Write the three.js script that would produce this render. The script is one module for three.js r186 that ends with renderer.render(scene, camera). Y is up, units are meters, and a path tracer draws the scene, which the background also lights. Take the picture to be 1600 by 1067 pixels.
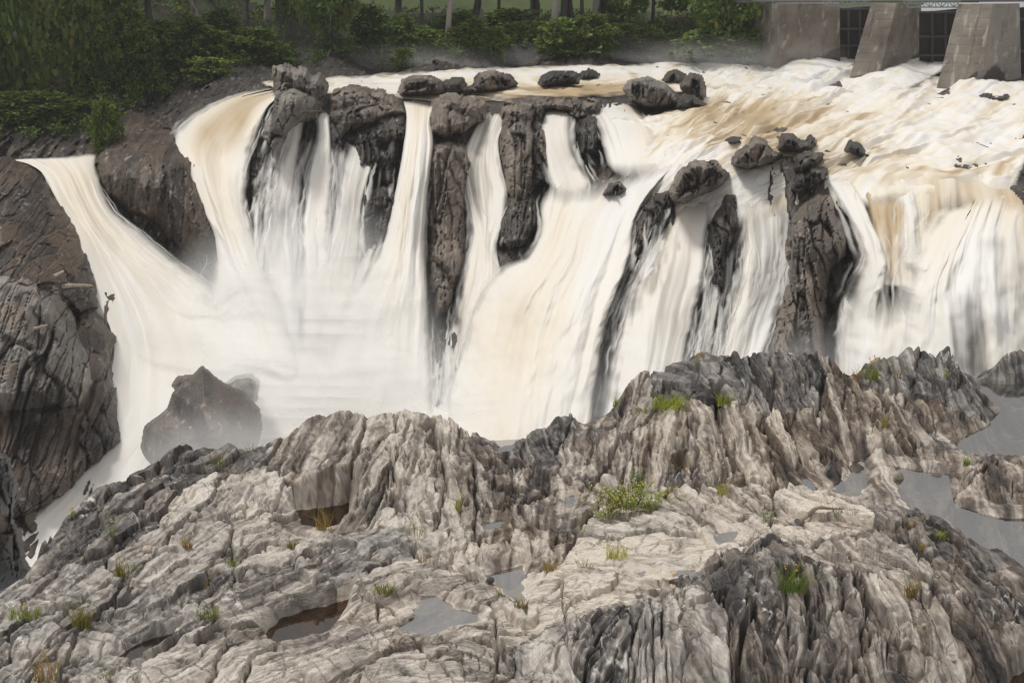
import * as THREE from 'three';
import { mergeGeometries } from 'three/addons/utils/BufferGeometryUtils.js';

// ---------------------------------------------------------------- camera, sky, sun, exposure
const scene = new THREE.Scene();
const EYE = 20, FPX = 2311, PITCH = THREE.MathUtils.degToRad(18.7), CP = Math.cos(PITCH), SP = Math.sin(PITCH);
const camera = new THREE.PerspectiveCamera(2 * Math.atan(533.5 / FPX) * 180 / Math.PI, 1024 / 682, 0.5, 2000);
camera.position.set(0, EYE, 0);
camera.rotation.x = -PITCH;
const renderer = new THREE.WebGLRenderer({ antialias: true });
renderer.setSize(1024, 682);
renderer.toneMapping = THREE.LinearToneMapping;
renderer.toneMappingExposure = 0.86;
renderer.shadowMap.enabled = true;

// ---------------------------------------------------------------- random numbers and noise
function rng(a) { return () => { a = (a + 0x6d2b79f5) | 0; let t = Math.imul(a ^ (a >>> 15), 1 | a); t = (t + Math.imul(t ^ (t >>> 7), 61 | t)) ^ t; return ((t ^ (t >>> 14)) >>> 0) / 4294967296; }; }
const PERM = new Uint8Array(512); { const r = rng(77), p = [...Array(256).keys()]; for (let i = 255; i > 0; i--) { const j = Math.floor(r() * (i + 1)); [p[i], p[j]] = [p[j], p[i]]; } for (let i = 0; i < 512; i++) PERM[i] = p[i & 255]; }
const GX = new Float32Array(256), GY = new Float32Array(256), GZ = new Float32Array(256);
{ const r = rng(5); for (let i = 0; i < 256; i++) { const z = r() * 2 - 1, a = r() * 6.283, s = Math.sqrt(1 - z * z); GX[i] = s * Math.cos(a); GY[i] = s * Math.sin(a); GZ[i] = z; } }
const fade = (t) => t * t * t * (t * (t * 6 - 15) + 10), lerp = (a, b, t) => a + (b - a) * t, clamp = (x, a = 0, b = 1) => (x < a ? a : x > b ? b : x);
const sstep = (a, b, x) => { const t = clamp((x - a) / (b - a)); return t * t * (3 - 2 * t); };
function noise(x, y, z = 0.37) {       // gradient noise, about -1..1
  const xi = Math.floor(x), yi = Math.floor(y), zi = Math.floor(z), fx = x - xi, fy = y - yi, fz = z - zi, X = xi & 255, Y = yi & 255, Z = zi & 255;
  const g = (a, b, c, dx, dy, dz) => { const h = PERM[PERM[PERM[a & 255] + (b & 255)] + (c & 255)]; return GX[h] * dx + GY[h] * dy + GZ[h] * dz; };
  const u = fade(fx), v = fade(fy), w = fade(fz);
  return 1.5 * lerp(lerp(lerp(g(X, Y, Z, fx, fy, fz), g(X + 1, Y, Z, fx - 1, fy, fz), u), lerp(g(X, Y + 1, Z, fx, fy - 1, fz), g(X + 1, Y + 1, Z, fx - 1, fy - 1, fz), u), v),
    lerp(lerp(g(X, Y, Z + 1, fx, fy, fz - 1), g(X + 1, Y, Z + 1, fx - 1, fy, fz - 1), u), lerp(g(X, Y + 1, Z + 1, fx, fy - 1, fz - 1), g(X + 1, Y + 1, Z + 1, fx - 1, fy - 1, fz - 1), u), v), w);
}
function fbm(x, y, z = 0.37, o = 4) { let s = 0, a = 0.55; for (let i = 0; i < o; i++) { s += a * noise(x, y, z + i * 7.1); x *= 2.03; y *= 2.03; z *= 2.03; a *= 0.5; } return s; }
const hash = (i, j, k = 0) => { const h = PERM[PERM[PERM[i & 255] + (j & 255)] + (k & 255)]; return ((h * 16807 + PERM[(h + j) & 255] * 131 + PERM[(h + i * 7 + k) & 255]) % 2147) / 2147; };
const CW = { f1: 0, f2: 0, id: 0, r: 0, dx: 0, dy: 0 };
function cells(x, y, salt = 0, jit = 0.85) {     // Worley cells: distance to the border (f2 - f1), cell id, offset from the cell's middle
  const xi = Math.floor(x), yi = Math.floor(y); let f1 = 9, f2 = 9, id = 0, r = 0, ox = 0, oy = 0;
  for (let j = -1; j <= 1; j++) for (let i = -1; i <= 1; i++) {
    const cx = xi + i, cy = yi + j, h1 = hash(cx, cy, salt), h2 = hash(cx, cy, salt + 91), px = cx + 0.5 + (h1 - 0.5) * jit - x, py = cy + 0.5 + (h2 - 0.5) * jit - y, d = Math.max(Math.abs(px), Math.abs(py)) * 0.65 + Math.hypot(px, py) * 0.35;
    if (d < f1) { f2 = f1; f1 = d; id = cx * 517 + cy; r = hash(cx, cy, salt + 33); ox = px; oy = py; } else if (d < f2) f2 = d;
  }
  CW.f1 = f1; CW.f2 = f2; CW.id = id; CW.r = r; CW.dx = ox; CW.dy = oy; return CW;
}

// ---------------------------------------------------------------- places: a pixel of the photograph and a distance give a point in metres
function ray(px, py) { const X = (px - 800) / FPX, Y = -(py - 533.5) / FPX; return [X, Y * CP - SP, Y * SP + CP]; }   // third: forward
function at(px, py, D) { const r = ray(px, py), k = D / r[2]; return new THREE.Vector3(r[0] * k, EYE + r[1] * k, -D); }
function distAt(px, py, h) { const r = ray(px, py); return (h / r[1]) * r[2]; }       // distance at which that line of sight meets height h (from the eye, negative)
function rbf(points, dim, c) {       // multiquadric interpolation through points [x, y, value]
  const n = points.length, A = [], m = n + 1; let mean = 0; for (const p of points) mean += p[2] / n;
  for (let i = 0; i < n; i++) { const row = new Float64Array(m); for (let j = 0; j < n; j++) row[j] = Math.sqrt((points[i][0] - points[j][0]) ** 2 + (points[i][1] - points[j][1]) ** 2 + c * c); row[n] = points[i][2] - mean; A.push(row); }
  for (let k = 0; k < n; k++) { let p = k; for (let i = k + 1; i < n; i++) if (Math.abs(A[i][k]) > Math.abs(A[p][k])) p = i; [A[k], A[p]] = [A[p], A[k]]; for (let i = k + 1; i < n; i++) { const f = A[i][k] / A[k][k]; if (f) for (let j = k; j < m; j++) A[i][j] -= f * A[k][j]; } }
  const w = new Float64Array(n); for (let k = n - 1; k >= 0; k--) { let s = A[k][n]; for (let j = k + 1; j < n; j++) s -= A[k][j] * w[j]; w[k] = s / A[k][k]; }
  const X = points.map((p) => p[0]), Y = points.map((p) => p[1]);
  return (x, y) => { let s = mean; for (let i = 0; i < n; i++) { const a = x - X[i], b = y - Y[i]; s += w[i] * Math.sqrt(a * a + b * b + c * c); } return s; };
}
function polyDist(poly, x, y) {       // signed distance to a polygon, positive inside
  let d = 1e9, inside = false;
  for (let i = 0, j = poly.length - 1; i < poly.length; j = i++) {
    const [ax, ay] = poly[j], [bx, by] = poly[i], ex = bx - ax, ey = by - ay, t = clamp(((x - ax) * ex + (y - ay) * ey) / (ex * ex + ey * ey + 1e-9)), qx = ax + ex * t - x, qy = ay + ey * t - y;
    d = Math.min(d, qx * qx + qy * qy);
    if ((ay > y) !== (by > y) && x < ((bx - ax) * (y - ay)) / (by - ay) + ax) inside = !inside;
  }
  return inside ? Math.sqrt(d) : -Math.sqrt(d);
}

// ---------------------------------------------------------------- naming
const used = {};
function numbered(name) { const n = (used[name] = (used[name] ?? -1) + 1); return n ? `${name}_${String(n).padStart(3, '0')}` : name; }
function tag(o, label, category, group, kind) { o.userData.label = label; if (category) o.userData.category = category; if (group) o.userData.group = group; if (kind) o.userData.kind = kind; return o; }
function put(name, geometry, material, parent = scene) { const m = new THREE.Mesh(geometry, material); m.name = parent === scene ? numbered(name) : name; m.castShadow = m.receiveShadow = true; parent.add(m); return m; }
function base(name, p) { const g = new THREE.Group(); g.name = numbered(name); if (p) g.position.copy(p); scene.add(g); return g; }
function geo(P, I, C, N, UV, cs = 3) {
  const g = new THREE.BufferGeometry(); g.setAttribute('position', new THREE.BufferAttribute(P instanceof Float32Array ? P : new Float32Array(P), 3)); g.setIndex(new THREE.BufferAttribute(I instanceof Uint32Array ? I : new Uint32Array(I), 1));
  if (C) g.setAttribute('color', new THREE.BufferAttribute(C instanceof Float32Array ? C : new Float32Array(C), cs)); if (UV) g.setAttribute('uv', new THREE.BufferAttribute(UV instanceof Float32Array ? UV : new Float32Array(UV), 2));
  if (N) g.setAttribute('normal', new THREE.BufferAttribute(N, 3)); else g.computeVertexNormals();
  return g;
}

// ---------------------------------------------------------------- light
const SUN = new THREE.Vector3(-0.36, 0.95, -0.16).normalize();
{
  const W = 256, H = 128, data = new Float32Array(W * H * 4);
  for (let j = 0; j < H; j++) for (let i = 0; i < W; i++) {
    const el = ((j + 0.5) / H - 0.5) * Math.PI, az = ((i + 0.5) / W - 0.5) * 2 * Math.PI, y = Math.sin(el), x = Math.cos(az) * Math.cos(el), z = Math.sin(az) * Math.cos(el);
    const c = x * SUN.x + y * SUN.y + z * SUN.z, k = 0.5 + 0.08 * Math.max(0, y) + 0.5 * Math.exp((c - 1) * 3) + 0.07 * fbm(x * 3.1, y * 5.2, z * 3.1, 4) * Math.max(0, y + 0.1);
    const o = (j * W + i) * 4; data[o] = k * 1.0; data[o + 1] = k * 0.99; data[o + 2] = k * 0.985; data[o + 3] = 1;
  }
  const t = new THREE.DataTexture(data, W, H, THREE.RGBAFormat, THREE.FloatType); t.mapping = THREE.EquirectangularReflectionMapping; t.magFilter = THREE.LinearFilter; t.needsUpdate = true;
  scene.background = t; scene.environment = t;
  const sun = new THREE.DirectionalLight(new THREE.Color(1, 0.965, 0.91), 2.3); sun.position.copy(SUN).multiplyScalar(160).add(new THREE.Vector3(0, 0, -60)); sun.target.position.set(0, 0, -60);
  sun.castShadow = true; sun.shadow.radius = 24; Object.assign(sun.shadow.camera, { left: -80, right: 80, top: 90, bottom: -90, near: 10, far: 320 }); sun.shadow.mapSize.set(2048, 2048);
  scene.add(sun, sun.target);
}
scene.fog = new THREE.FogExp2(new THREE.Color(0.86, 0.86, 0.86), 0.00028);

// ---------------------------------------------------------------- textures and materials
function noiseTexture(n, f, srgb) {     // tileable: f(u, v, periodic noise)
  const data = new Uint8Array(n * n * 4), tile = (u, v, k, s) => { const a = u * 6.2832, b = v * 6.2832, r = k / 6.2832; return fbm(Math.cos(a) * r + s, Math.sin(a) * r + Math.cos(b) * r, Math.sin(b) * r + s * 2.3, 4); };
  for (let j = 0; j < n; j++) for (let i = 0; i < n; i++) { const v = f(i / n, j / n, tile), o = (j * n + i) * 4; data[o] = data[o + 1] = data[o + 2] = clamp(v) * 255; data[o + 3] = 255; }
  const t = new THREE.DataTexture(data, n, n); t.wrapS = t.wrapT = THREE.RepeatWrapping; t.magFilter = THREE.LinearFilter; t.minFilter = THREE.LinearMipmapLinearFilter; t.generateMipmaps = true; if (srgb) t.colorSpace = THREE.SRGBColorSpace; t.needsUpdate = true; return t;
}
const GRAIN = noiseTexture(512, (u, v, t) => { const a = t(u, v, 9, 1), b = t(u, v, 34, 4), c = t(u, v, 90, 8); return 0.5 + 0.28 * a + 0.3 * b + 0.3 * c; });
const TINT = noiseTexture(512, (u, v, t) => { const a = t(u, v, 26, 11), b = t(u, v, 80, 14), s = t(u, v, 120, 3); return 0.9 + 0.12 * a + 0.12 * b - (s > 0.33 ? 0.3 * (s - 0.33) * 4 : 0) ; }, true);
const rockMat = new THREE.MeshStandardMaterial({ vertexColors: true, map: TINT, bumpMap: GRAIN, bumpScale: 0.045, roughness: 0.75 });
const farRockMat = new THREE.MeshStandardMaterial({ vertexColors: true, bumpMap: GRAIN, bumpScale: 0.12, roughness: 0.48 });
const wetRockMat = new THREE.MeshStandardMaterial({ vertexColors: true, map: TINT, bumpMap: GRAIN, bumpScale: 0.03, roughness: 0.45 });
const waterMat = new THREE.MeshStandardMaterial({ vertexColors: true, transparent: true, roughness: 0.55, side: THREE.DoubleSide });
const soilMat = new THREE.MeshStandardMaterial({ vertexColors: true, bumpMap: GRAIN, bumpScale: 0.15, roughness: 0.95 });
// ---------------------------------------------------------------- the ground of gorge, river and far bank: [pixel x, pixel y, metres]
const baseD = rbf([
  [-100,-30,125],[200,-30,128],[500,-30,138],[800,-30,145],[1100,-30,145],[1300,-30,137],[1700,-30,135],[0,20,118],[300,20,122],[600,20,128],[900,20,132],[1100,20,128],[1300,40,124],[1500,40,122],[1700,40,122],
  [0,60,110],[150,60,112],[300,60,116],[500,60,118],[700,60,119],[900,60,120],[1100,60,118],[1180,60,117],[300,110,112],[450,110,114],[600,112,115],[800,105,115.5],[1000,100,116],[1180,100,115],
  [-80,140,105],[0,140,106],[100,140,107],[200,140,108],[-80,200,99],[0,200,100],[100,210,100],[200,210,101],[250,160,107],[-80,242,97],[0,242,97],[100,240,96.5],[150,240,96.5],
  [120,330,92],[200,380,91],[300,430,89],[330,520,85],[230,560,82],[200,650,76],[150,740,70.6],[60,840,64],[100,800,67],[-80,860,62],[-80,350,85],[0,350,86],[60,450,79],[100,600,74],[100,700,71],[-80,600,73],
  [250,250,95],[280,350,91],[350,150,102],[420,140,100],[300,200,97.5],[360,230,95],[360,330,91],[390,430,87.5],[450,520,84],[550,600,81],[420,600,80],[330,640,77],[500,680,77],[300,720,73],[400,700,75.5],[600,680,77.5],
  [450,130,101],[480,190,95],[480,300,91],[480,420,87],[570,160,96.5],[570,220,93],[570,330,89.5],[570,450,86],[640,150,99],[650,190,93.5],[650,300,90],[640,450,86],[610,580,82],
  [700,160,97],[700,200,93],[700,350,89],[700,500,84],[690,620,80],[760,170,97],[760,220,93],[760,350,88],[740,480,83],[720,640,78],[830,200,92.5],[820,300,88.5],[800,400,84],
  [600,128,108],[700,130,106],[800,140,103],[800,117,112],[900,125,108],[900,150,100],[950,160,98],[1000,140,103.5],[1100,120,110],[1100,160,97],
  [860,180,94.5],[900,195,93],[960,172,95.5],[900,240,91],[960,240,90.5],[1000,230,89.5],[900,320,86.5],[1000,300,85],[850,420,82],[950,420,80.5],[850,550,78],[800,650,75.5],[920,640,75],[1000,250,87.5],
  [1100,200,89],[1200,150,98],[1300,130,105],[1200,200,88.5],[1300,200,88],[1400,150,98],[1500,150,98],[1600,150,98.5],[1400,200,88],[1550,200,88.5],[1200,250,82],[1300,250,80.5],[1450,250,80],[1600,250,80.5],[1700,250,80.5],[1700,150,98],
  [1050,290,82.5],[1100,300,81],[1100,400,77.5],[1050,450,77.5],[1100,560,74],[1200,300,79.5],[1180,400,76],[1180,550,73],[1280,300,78],[1280,420,75],[1270,550,72],[1350,300,76.5],[1350,340,74.8],[1350,450,72.5],[1350,570,70.5],
  [1480,270,77],[1480,300,75.5],[1480,420,72],[1480,570,70],[1600,280,77],[1600,400,72.5],[1600,570,70],[1000,600,74.5],[1000,500,77],[1700,400,72.5],[1200,115,112],[1330,118,110],[1470,130,106],[1600,130,106],
  [600,800,72],[300,800,69],[1000,720,72],[1500,700,68],[1250,700,69],[0,900,60],
], 2, 25);
function crag(x, y, z) {      // relief of the old, jointed rock in metres: upright slabs, steps and cracks
  const w = fbm(x * 0.25, y * 0.2, z * 0.2, 3), a = cells(x * 0.46 + w * 0.8, y * 0.19 + w * 0.5 + z * 0.1, 3), g1 = sstep(0.09, 0.01, a.f2 - a.f1), o1 = a.r - 0.5 + a.dx * (a.r - 0.35) * 1.6 + a.dy * 0.5 * (0.5 - a.r);
  const b = cells(x * 1.35 + w + o1 * 0.3, y * 0.45 + z * 0.3, 9), g2 = sstep(0.08, 0.01, b.f2 - b.f1), o2 = b.r - 0.5 + b.dx * (b.r - 0.4) * 2.2 + b.dy * (0.6 - b.r) * 1.2; BT = b.r;
  const c = cells(x * 3.3 + o2, y * 1.3 + z * 0.4, 15), g3 = sstep(0.1, 0.02, c.f2 - c.f1), o3 = c.r - 0.5 + c.dx * (c.r - 0.5) * 2 + c.dy * 0.8 * (0.5 - c.r);
  return o1 * 1.0 - g1 * 0.45 + o2 * 0.85 - g2 * 0.42 + o3 * 0.34 - g3 * 0.18 + 0.14 * fbm(x * 0.9, y * 0.45, z * 0.9, 3) + 0.08 * (1 - Math.abs(noise(x * 3.2, y * 0.6, z * 1.2)) * 2) + 0.08 * fbm(x * 4.4, y * 2.8, z * 4.4, 3);
}
let BT = 0.5;
const mix3 = (a, b, t) => [lerp(a[0], b[0], t), lerp(a[1], b[1], t), lerp(a[2], b[2], t)];
const STONE = { dark: [[0.022, 0.019, 0.018], [0.085, 0.069, 0.058]], brown: [[0.022, 0.016, 0.013], [0.11, 0.076, 0.053]], grey: [[0.085, 0.076, 0.068], [0.31, 0.275, 0.24]], tan: [[0.05, 0.042, 0.037], [0.26, 0.21, 0.17]], black: [[0.014, 0.014, 0.015], [0.05, 0.048, 0.048]] };
function stoneColour(kind, x, y, z) {
  const [a, b] = STONE[kind]; let c = mix3(a, b, clamp(0.5 + 0.9 * fbm(x * 0.7, y * 0.35, z * 0.7, 4) + 0.8 * (BT - 0.5)));
  const rust = sstep(0.22, 0.5, fbm(x * 0.5 + 9, y * 0.22, z * 0.5, 4)); c = mix3(c, [0.17, 0.105, 0.06], rust * 0.45);
  const lich = sstep(0.22, 0.4, fbm(x * 2.1 + 31, y * 0.8, z * 2.1, 4)) * sstep(-0.2, 0.25, fbm(x * 0.25, y * 0.2 + 5, z * 0.25, 3)); c = mix3(c, [0.42, 0.39, 0.35], lich * 0.6); const drip = sstep(0.34, 0.44, fbm(x * 3.3 + 11, y * 0.7, z * 3.3, 3)) * sstep(0, 0.3, noise(x * 0.4, y * 0.3, z * 0.4 + 30)); c = mix3(c, [0.55, 0.52, 0.48], drip * 0.7);
  const soot = sstep(0.12, 0.45, fbm(x * 1.7 + 70, y * 0.12, z * 1.7, 4)); return mix3(c, [0.035, 0.032, 0.03], soot * 0.5);
}
function grid(x0, x1, y0, y1, s, f, keep) {     // a surface over a grid of sight lines; f gives point, colour; keep drops triangles
  const nx = Math.round((x1 - x0) / s) + 1, ny = Math.round((y1 - y0) / s) + 1, P = new Float32Array(nx * ny * 3), C = new Float32Array(nx * ny * 3), U = new Float32Array(nx * ny * 2), ok = new Uint8Array(nx * ny), I = [];
  for (let j = 0; j < ny; j++) for (let i = 0; i < nx; i++) { const o = j * nx + i, r = f(x0 + i * s, y0 + j * s); if (!r) continue; ok[o] = 1; const [p, c] = r; P.set([p.x, p.y, p.z], o * 3); C.set(c, o * 3); U.set([p.x * 0.25 + p.z * 0.11, p.y * 0.25 + p.z * 0.13], o * 2); }
  for (let j = 0; j < ny - 1; j++) for (let i = 0; i < nx - 1; i++) { const a = j * nx + i, b = a + 1, c = a + nx, d = c + 1; if (ok[a] && ok[c] && ok[b]) I.push(a, c, b); if (ok[b] && ok[c] && ok[d]) I.push(b, c, d); }
  return compact(P, I, C, U);
}
function compact(P, I, C, U) {
  const map = new Int32Array(P.length / 3).fill(-1); let n = 0; for (const v of I) if (map[v] < 0) map[v] = n++;
  const p = new Float32Array(n * 3), c = new Float32Array(n * 3), u = new Float32Array(n * 2); for (let v = 0; v < map.length; v++) if (map[v] >= 0) { p.set(P.subarray(v * 3, v * 3 + 3), map[v] * 3); c.set(C.subarray(v * 3, v * 3 + 3), map[v] * 3); u.set(U.subarray(v * 2, v * 2 + 2), map[v] * 2); }
  return geo(p, new Uint32Array(I.map((v) => map[v])), c, null, u);
}
// bank line (pixel y of the foot of the far cliff by pixel x)
const pl = (t, x) => { for (let i = 1; i < t.length; i++) if (x <= t[i][0]) { const [a, b] = [t[i - 1], t[i]]; return lerp(a[1], b[1], clamp((x - a[0]) / (b[0] - a[0]))); } return t[t.length - 1][1]; };
const FOOT = [[-120, 238], [150, 238], [205, 200], [290, 150], [420, 124], [600, 112], [800, 104], [1000, 98], [1180, 104], [1250, 112], [1700, 130]];
const LAWN = [[-120, -40], [330, -20], [420, 8], [800, 18], [1090, 20], [1190, 14], [1700, -10]];
function terrain(px, py, amp = 1) { const D0 = baseD(px, py), p = at(px, py, D0), k = sstep(FOOT[0][1], 0, 0); return at(px, py, D0 - crag(p.x, p.y, p.z) * amp); }
tag(put('cliff', grid(-110, 1710, 100, 1000, 3, (px, py) => {
  if (py < pl(FOOT, px) - 12 || (py > 790 && px > 330)) return null;
  const river = sstep(300, 180, py) * sstep(560, 640, px), p = terrain(px, py, lerp(0.62, 0.4, river));
  return [p, stoneColour(px < 260 ? 'brown' : 'dark', p.x, p.y, p.z)];
}), farRockMat), 'dark wet bedrock cliff under and between the white cascades', 'cliff', null, 'structure');
tag(put('bank_cliff', grid(-110, 1250, -40, 262, 3, (px, py) => {
  const f = pl(FOOT, px), l = pl(LAWN, px); if (py > f + 10 || py < l - 4) return null;
  const up = sstep(f - 8, f - 70, py) , p = terrain(px, py, lerp(0.9, 0.35, up)); const n = fbm(p.x * 0.5, p.y * 0.7, p.z * 0.3, 4), c = stoneColour('dark', p.x, p.y, p.z);
  return [p, mix3(c, n > 0.02 ? [0.035, 0.05, 0.018] : [0.035, 0.027, 0.018], clamp(up * 1.2 + n * 0.7 - 0.15) * 0.9).map((v) => v * 0.75)];
}), soilMat), 'low dark rock cliff and earth bank along the far side of the river', 'river bank', null, 'structure');
tag(put('lawn', grid(-110, 1710, -60, 40, 4, (px, py) => {
  const l = pl(LAWN, px); if (py > l + 6) return null; const p = at(px, py, baseD(px, py)), n = fbm(p.x * 0.4, 3, p.z * 0.25, 4); return [p, mix3([0.05, 0.08, 0.02], [0.09, 0.115, 0.035], clamp(0.5 + n))];
}), soilMat), 'mown green lawn on top of the far bank behind the tree trunks', 'lawn', null, 'structure');

// ---------------------------------------------------------------- single rocks in river and falls
function rockMass(name, label, category, poly, o = {}) {
  const { D = null, T = 2, stone = 'dark', amp = 0.8, step = 1.7, rag = 3, prof = 0.36, wide = null, group, seed = 0, sharp = 0, spread = null } = o;
  const xs = poly.map((p) => p[0]), ys = poly.map((p) => p[1]), x0 = Math.min(...xs) - 8, x1 = Math.max(...xs) + 8, y0 = Math.min(...ys) - 8, y1 = Math.max(...ys) + 8, w = (wide ?? Math.min(x1 - x0, y1 - y0) * 0.42) * 0.7;
  const part = (side) => grid(x0, x1, y0, y1, side > 0 ? step : step * 2.5, (px, py) => {
    const sd = polyDist(poly, px, py) + rag * fbm(px * 0.035 + seed, py * 0.035, seed, 3) + rag * 0.35 * noise(px * 0.22, py * 0.22, seed) + rag * 1.5 * (cells(px * 0.075, py * 0.04, 77).r - 0.5); if (sd < -5) return null;
    const d0 = o.stand ? baseD((x0 + x1) / 2, y1 - 8) - 0.35 : D == null ? baseD(px, py) + 0.4 : typeof D === 'function' ? D(px, py) : D, h = sd > 0 ? T * Math.pow(Math.min(1, sd / w), prof) : sd * 0.2, p0 = at(px, py, d0);
    const r = (crag(p0.x + seed, p0.y, p0.z + seed) * (1 - sharp) + sharp * 0.25 * fbm(p0.x * 0.8, p0.y * 0.8, seed, 4)) * amp * sstep(-4, 12, sd);
    const p = at(px, py, side > 0 ? d0 - h - r : d0 + Math.abs(h) * 0.8 + 0.3); return [p, stoneColour(stone, p.x + seed, p.y, p.z)];
  });
  const g = part(1), b = part(-1); { const i = b.index.array; for (let k = 0; k < i.length; k += 3) { const t = i[k]; i[k] = i[k + 1]; i[k + 1] = t; } b.computeVertexNormals(); }
  return tag(put(name, mergeGeometries([g, b]), farRockMat), label, category, group);
}
const RM = (label, poly, o, name = 'boulder', cat = 'boulder') => rockMass(name, label, cat, poly, { seed: poly[0][0] * 0.37, ...o });
RM('dark brown rock wall left of the far left chute with thin trickles', [[-80,243],[20,246],[58,262],[85,300],[112,342],[132,392],[150,440],[152,480],[120,490],[60,480],[-80,480]], { T: 3.2, stone: 'brown', wide: 40, sharp: 0.5 }, 'rock_bluff', 'rock wall');
RM('rounded grey cracked rock knob on the gorge wall at the left edge', [[-80,415],[40,422],[85,440],[110,470],[122,510],[140,545],[150,600],[130,640],[60,650],[-80,650]], { T: 4.6, stone: 'grey', wide: 55, amp: 0.9 }, 'rock_bluff', 'rock outcrop');
RM('tall dark gorge wall falling to the foaming outflow at the lower left', [[-80,540],[60,560],[112,510],[136,478],[160,500],[182,528],[174,562],[182,610],[188,690],[146,732],[104,772],[44,806],[2,824],[-80,840]], { T: 2.6, stone: 'brown', wide: 30, sharp: 0.4 }, 'rock_bluff', 'rock wall');
RM('blackish layered rock face at the left edge in front of the gorge', [[-80,690],[8,716],[22,755],[15,800],[28,830],[34,870],[48,892],[20,925],[-80,960]], { D: 42, T: 2.2, stone: 'black', wide: 40, amp: 0.45, step: 2 }, 'rock_bluff', 'rock outcrop');
RM('huge dark brown pointed boulder between the two left chutes', [[147,255],[155,225],[175,190],[200,168],[235,180],[270,204],[300,232],[318,246],[314,268],[335,318],[354,365],[352,396],[310,412],[275,385],[240,345],[200,332],[172,312],[150,280]], { T: 4.4, stone: 'brown', wide: 70, amp: 0.8, sharp: 0.62, prof: 0.5 });
RM('big wedge shaped grey boulder standing in the mist of the plunge pool', [[222,700],[228,668],[264,642],[272,618],[300,590],[316,576],[346,600],[376,614],[402,640],[406,668],[396,705],[370,745],[226,750]], { D: 72, T: 4.2, stone: 'brown', wide: 110, amp: 0.5, rag: 0.9, prof: 0.85, sharp: 0.97 });
RM('small dark stone peeping out behind the misty wedge boulder', [[272,602],[280,591],[298,588],[296,612],[280,613]], { D: 74.5, T: 1, stone: 'brown', amp: 0.2, rag: 1 });
RM('pale low boulder half lost in spray right of the misty wedge boulder', [[350,606],[368,590],[392,587],[402,596],[398,625],[360,632]], { D: 75.5, T: 1.2, stone: 'tan', amp: 0.2, rag: 1 });
RM('pale jagged rock pinnacle right of the curling left chute', [[428,132],[430,105],[446,102],[462,108],[478,112],[486,124],[498,118],[508,132],[506,158],[500,185],[480,192],[455,200],[438,225],[420,262],[404,320],[393,318],[390,242],[404,205],[424,172]], { D: (x, y) => Math.min(baseD(x, y) + 0.4, 98), T: 2.6, stone: 'grey', wide: 22, amp: 0.7 }, 'rock_pinnacle', 'rock pinnacle');
RM('rounded tan hump of bedrock above the thin twin cascades', [[514,182],[516,155],[526,143],[548,136],[572,138],[600,145],[624,160],[634,176],[604,184],[574,194],[548,200],[532,216],[524,196]], { D: (x, y) => Math.min(baseD(x, y) + 0.4, 96.5), T: 2.6, stone: 'tan', wide: 28, amp: 0.5 }, 'rock_hump', 'rock outcrop');
RM('dark broken ledge under the tan hump with small veils of water', [[560,205],[590,192],[626,186],[638,200],[634,222],[600,228],[625,238],[622,262],[560,262],[552,230]], { T: 2, stone: 'dark', wide: 18 }, 'rock_ledge', 'rock ledge');
RM('dark rock face left of the tall straight fall below the veils', [[556,300],[600,290],[632,300],[628,350],[600,392],[575,405],[560,360]], { T: 2, stone: 'dark', wide: 20 }, 'rock_bluff', 'rock outcrop');
RM('square headed tan rock block at the top of the straight pillar', [[671,182],[678,158],[700,149],[735,154],[756,164],[758,186],[728,206],[694,214],[673,206]], { D: (x, y) => Math.min(baseD(x, y) + 0.4, 95.5), T: 2.6, stone: 'tan', wide: 20, amp: 0.6 }, 'rock_block', 'rock pillar');
RM('tall straight tan rock pillar between two falls in the middle', [[674,226],[702,222],[730,226],[736,252],[727,300],[731,350],[727,400],[716,440],[700,484],[678,506],[670,430],[667,350],[671,262]], { T: 2.4, stone: 'tan', wide: 14, amp: 0.7 }, 'rock_pillar', 'rock pillar');
RM('dark foot of the rock pillar with a thin veil on its side', [[676,496],[702,480],[722,440],[726,500],[716,580],[700,645],[672,640]], { T: 1.6, stone: 'dark', wide: 20 }, 'rock_bluff', 'rock pillar');
RM('jointed dark brown rock buttress left of the wide central fall', [[779,240],[781,205],[790,172],[816,158],[846,165],[848,190],[860,248],[852,280],[836,290],[820,330],[790,300]], { D: (x, y) => Math.min(baseD(x, y) + 0.4, 94), T: 3, stone: 'tan', wide: 26, amp: 0.9 }, 'rock_buttress', 'rock pillar');
RM('lower dark block of the jointed buttress beside the narrow cascade', [[778,345],[792,306],[830,300],[846,318],[844,350],[822,384],[796,394],[780,380]], { T: 2.4, stone: 'dark', wide: 20, amp: 0.8 }, 'rock_buttress', 'rock pillar');
RM('dark upright rock slab splitting the upper central curtain', [[902,206],[908,184],[922,176],[936,186],[938,214],[936,244],[904,242]], { T: 2, stone: 'dark', wide: 12 }, 'rock_slab', 'rock');
RM('brown rock ledge along the crest above the central curtain', [[792,160],[830,155],[880,158],[912,160],[936,158],[938,180],[908,186],[880,172],[850,172],[836,186],[812,180]], { D: (x, y) => Math.min(baseD(x, y) + 0.4, 95.5), T: 1.6, stone: 'tan', wide: 12 }, 'rock_ledge', 'rock ledge');
RM('ribbed grey boulder sloping down in the mid river', [[976,140],[984,127],[1010,123],[1040,134],[1056,150],[1060,162],[1040,167],[1010,169],[988,156]], { stand: 1, prof: 0.42, amp: 1.15, wide: 9, T: 2, stone: 'grey', rag: 1.5 });
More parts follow.
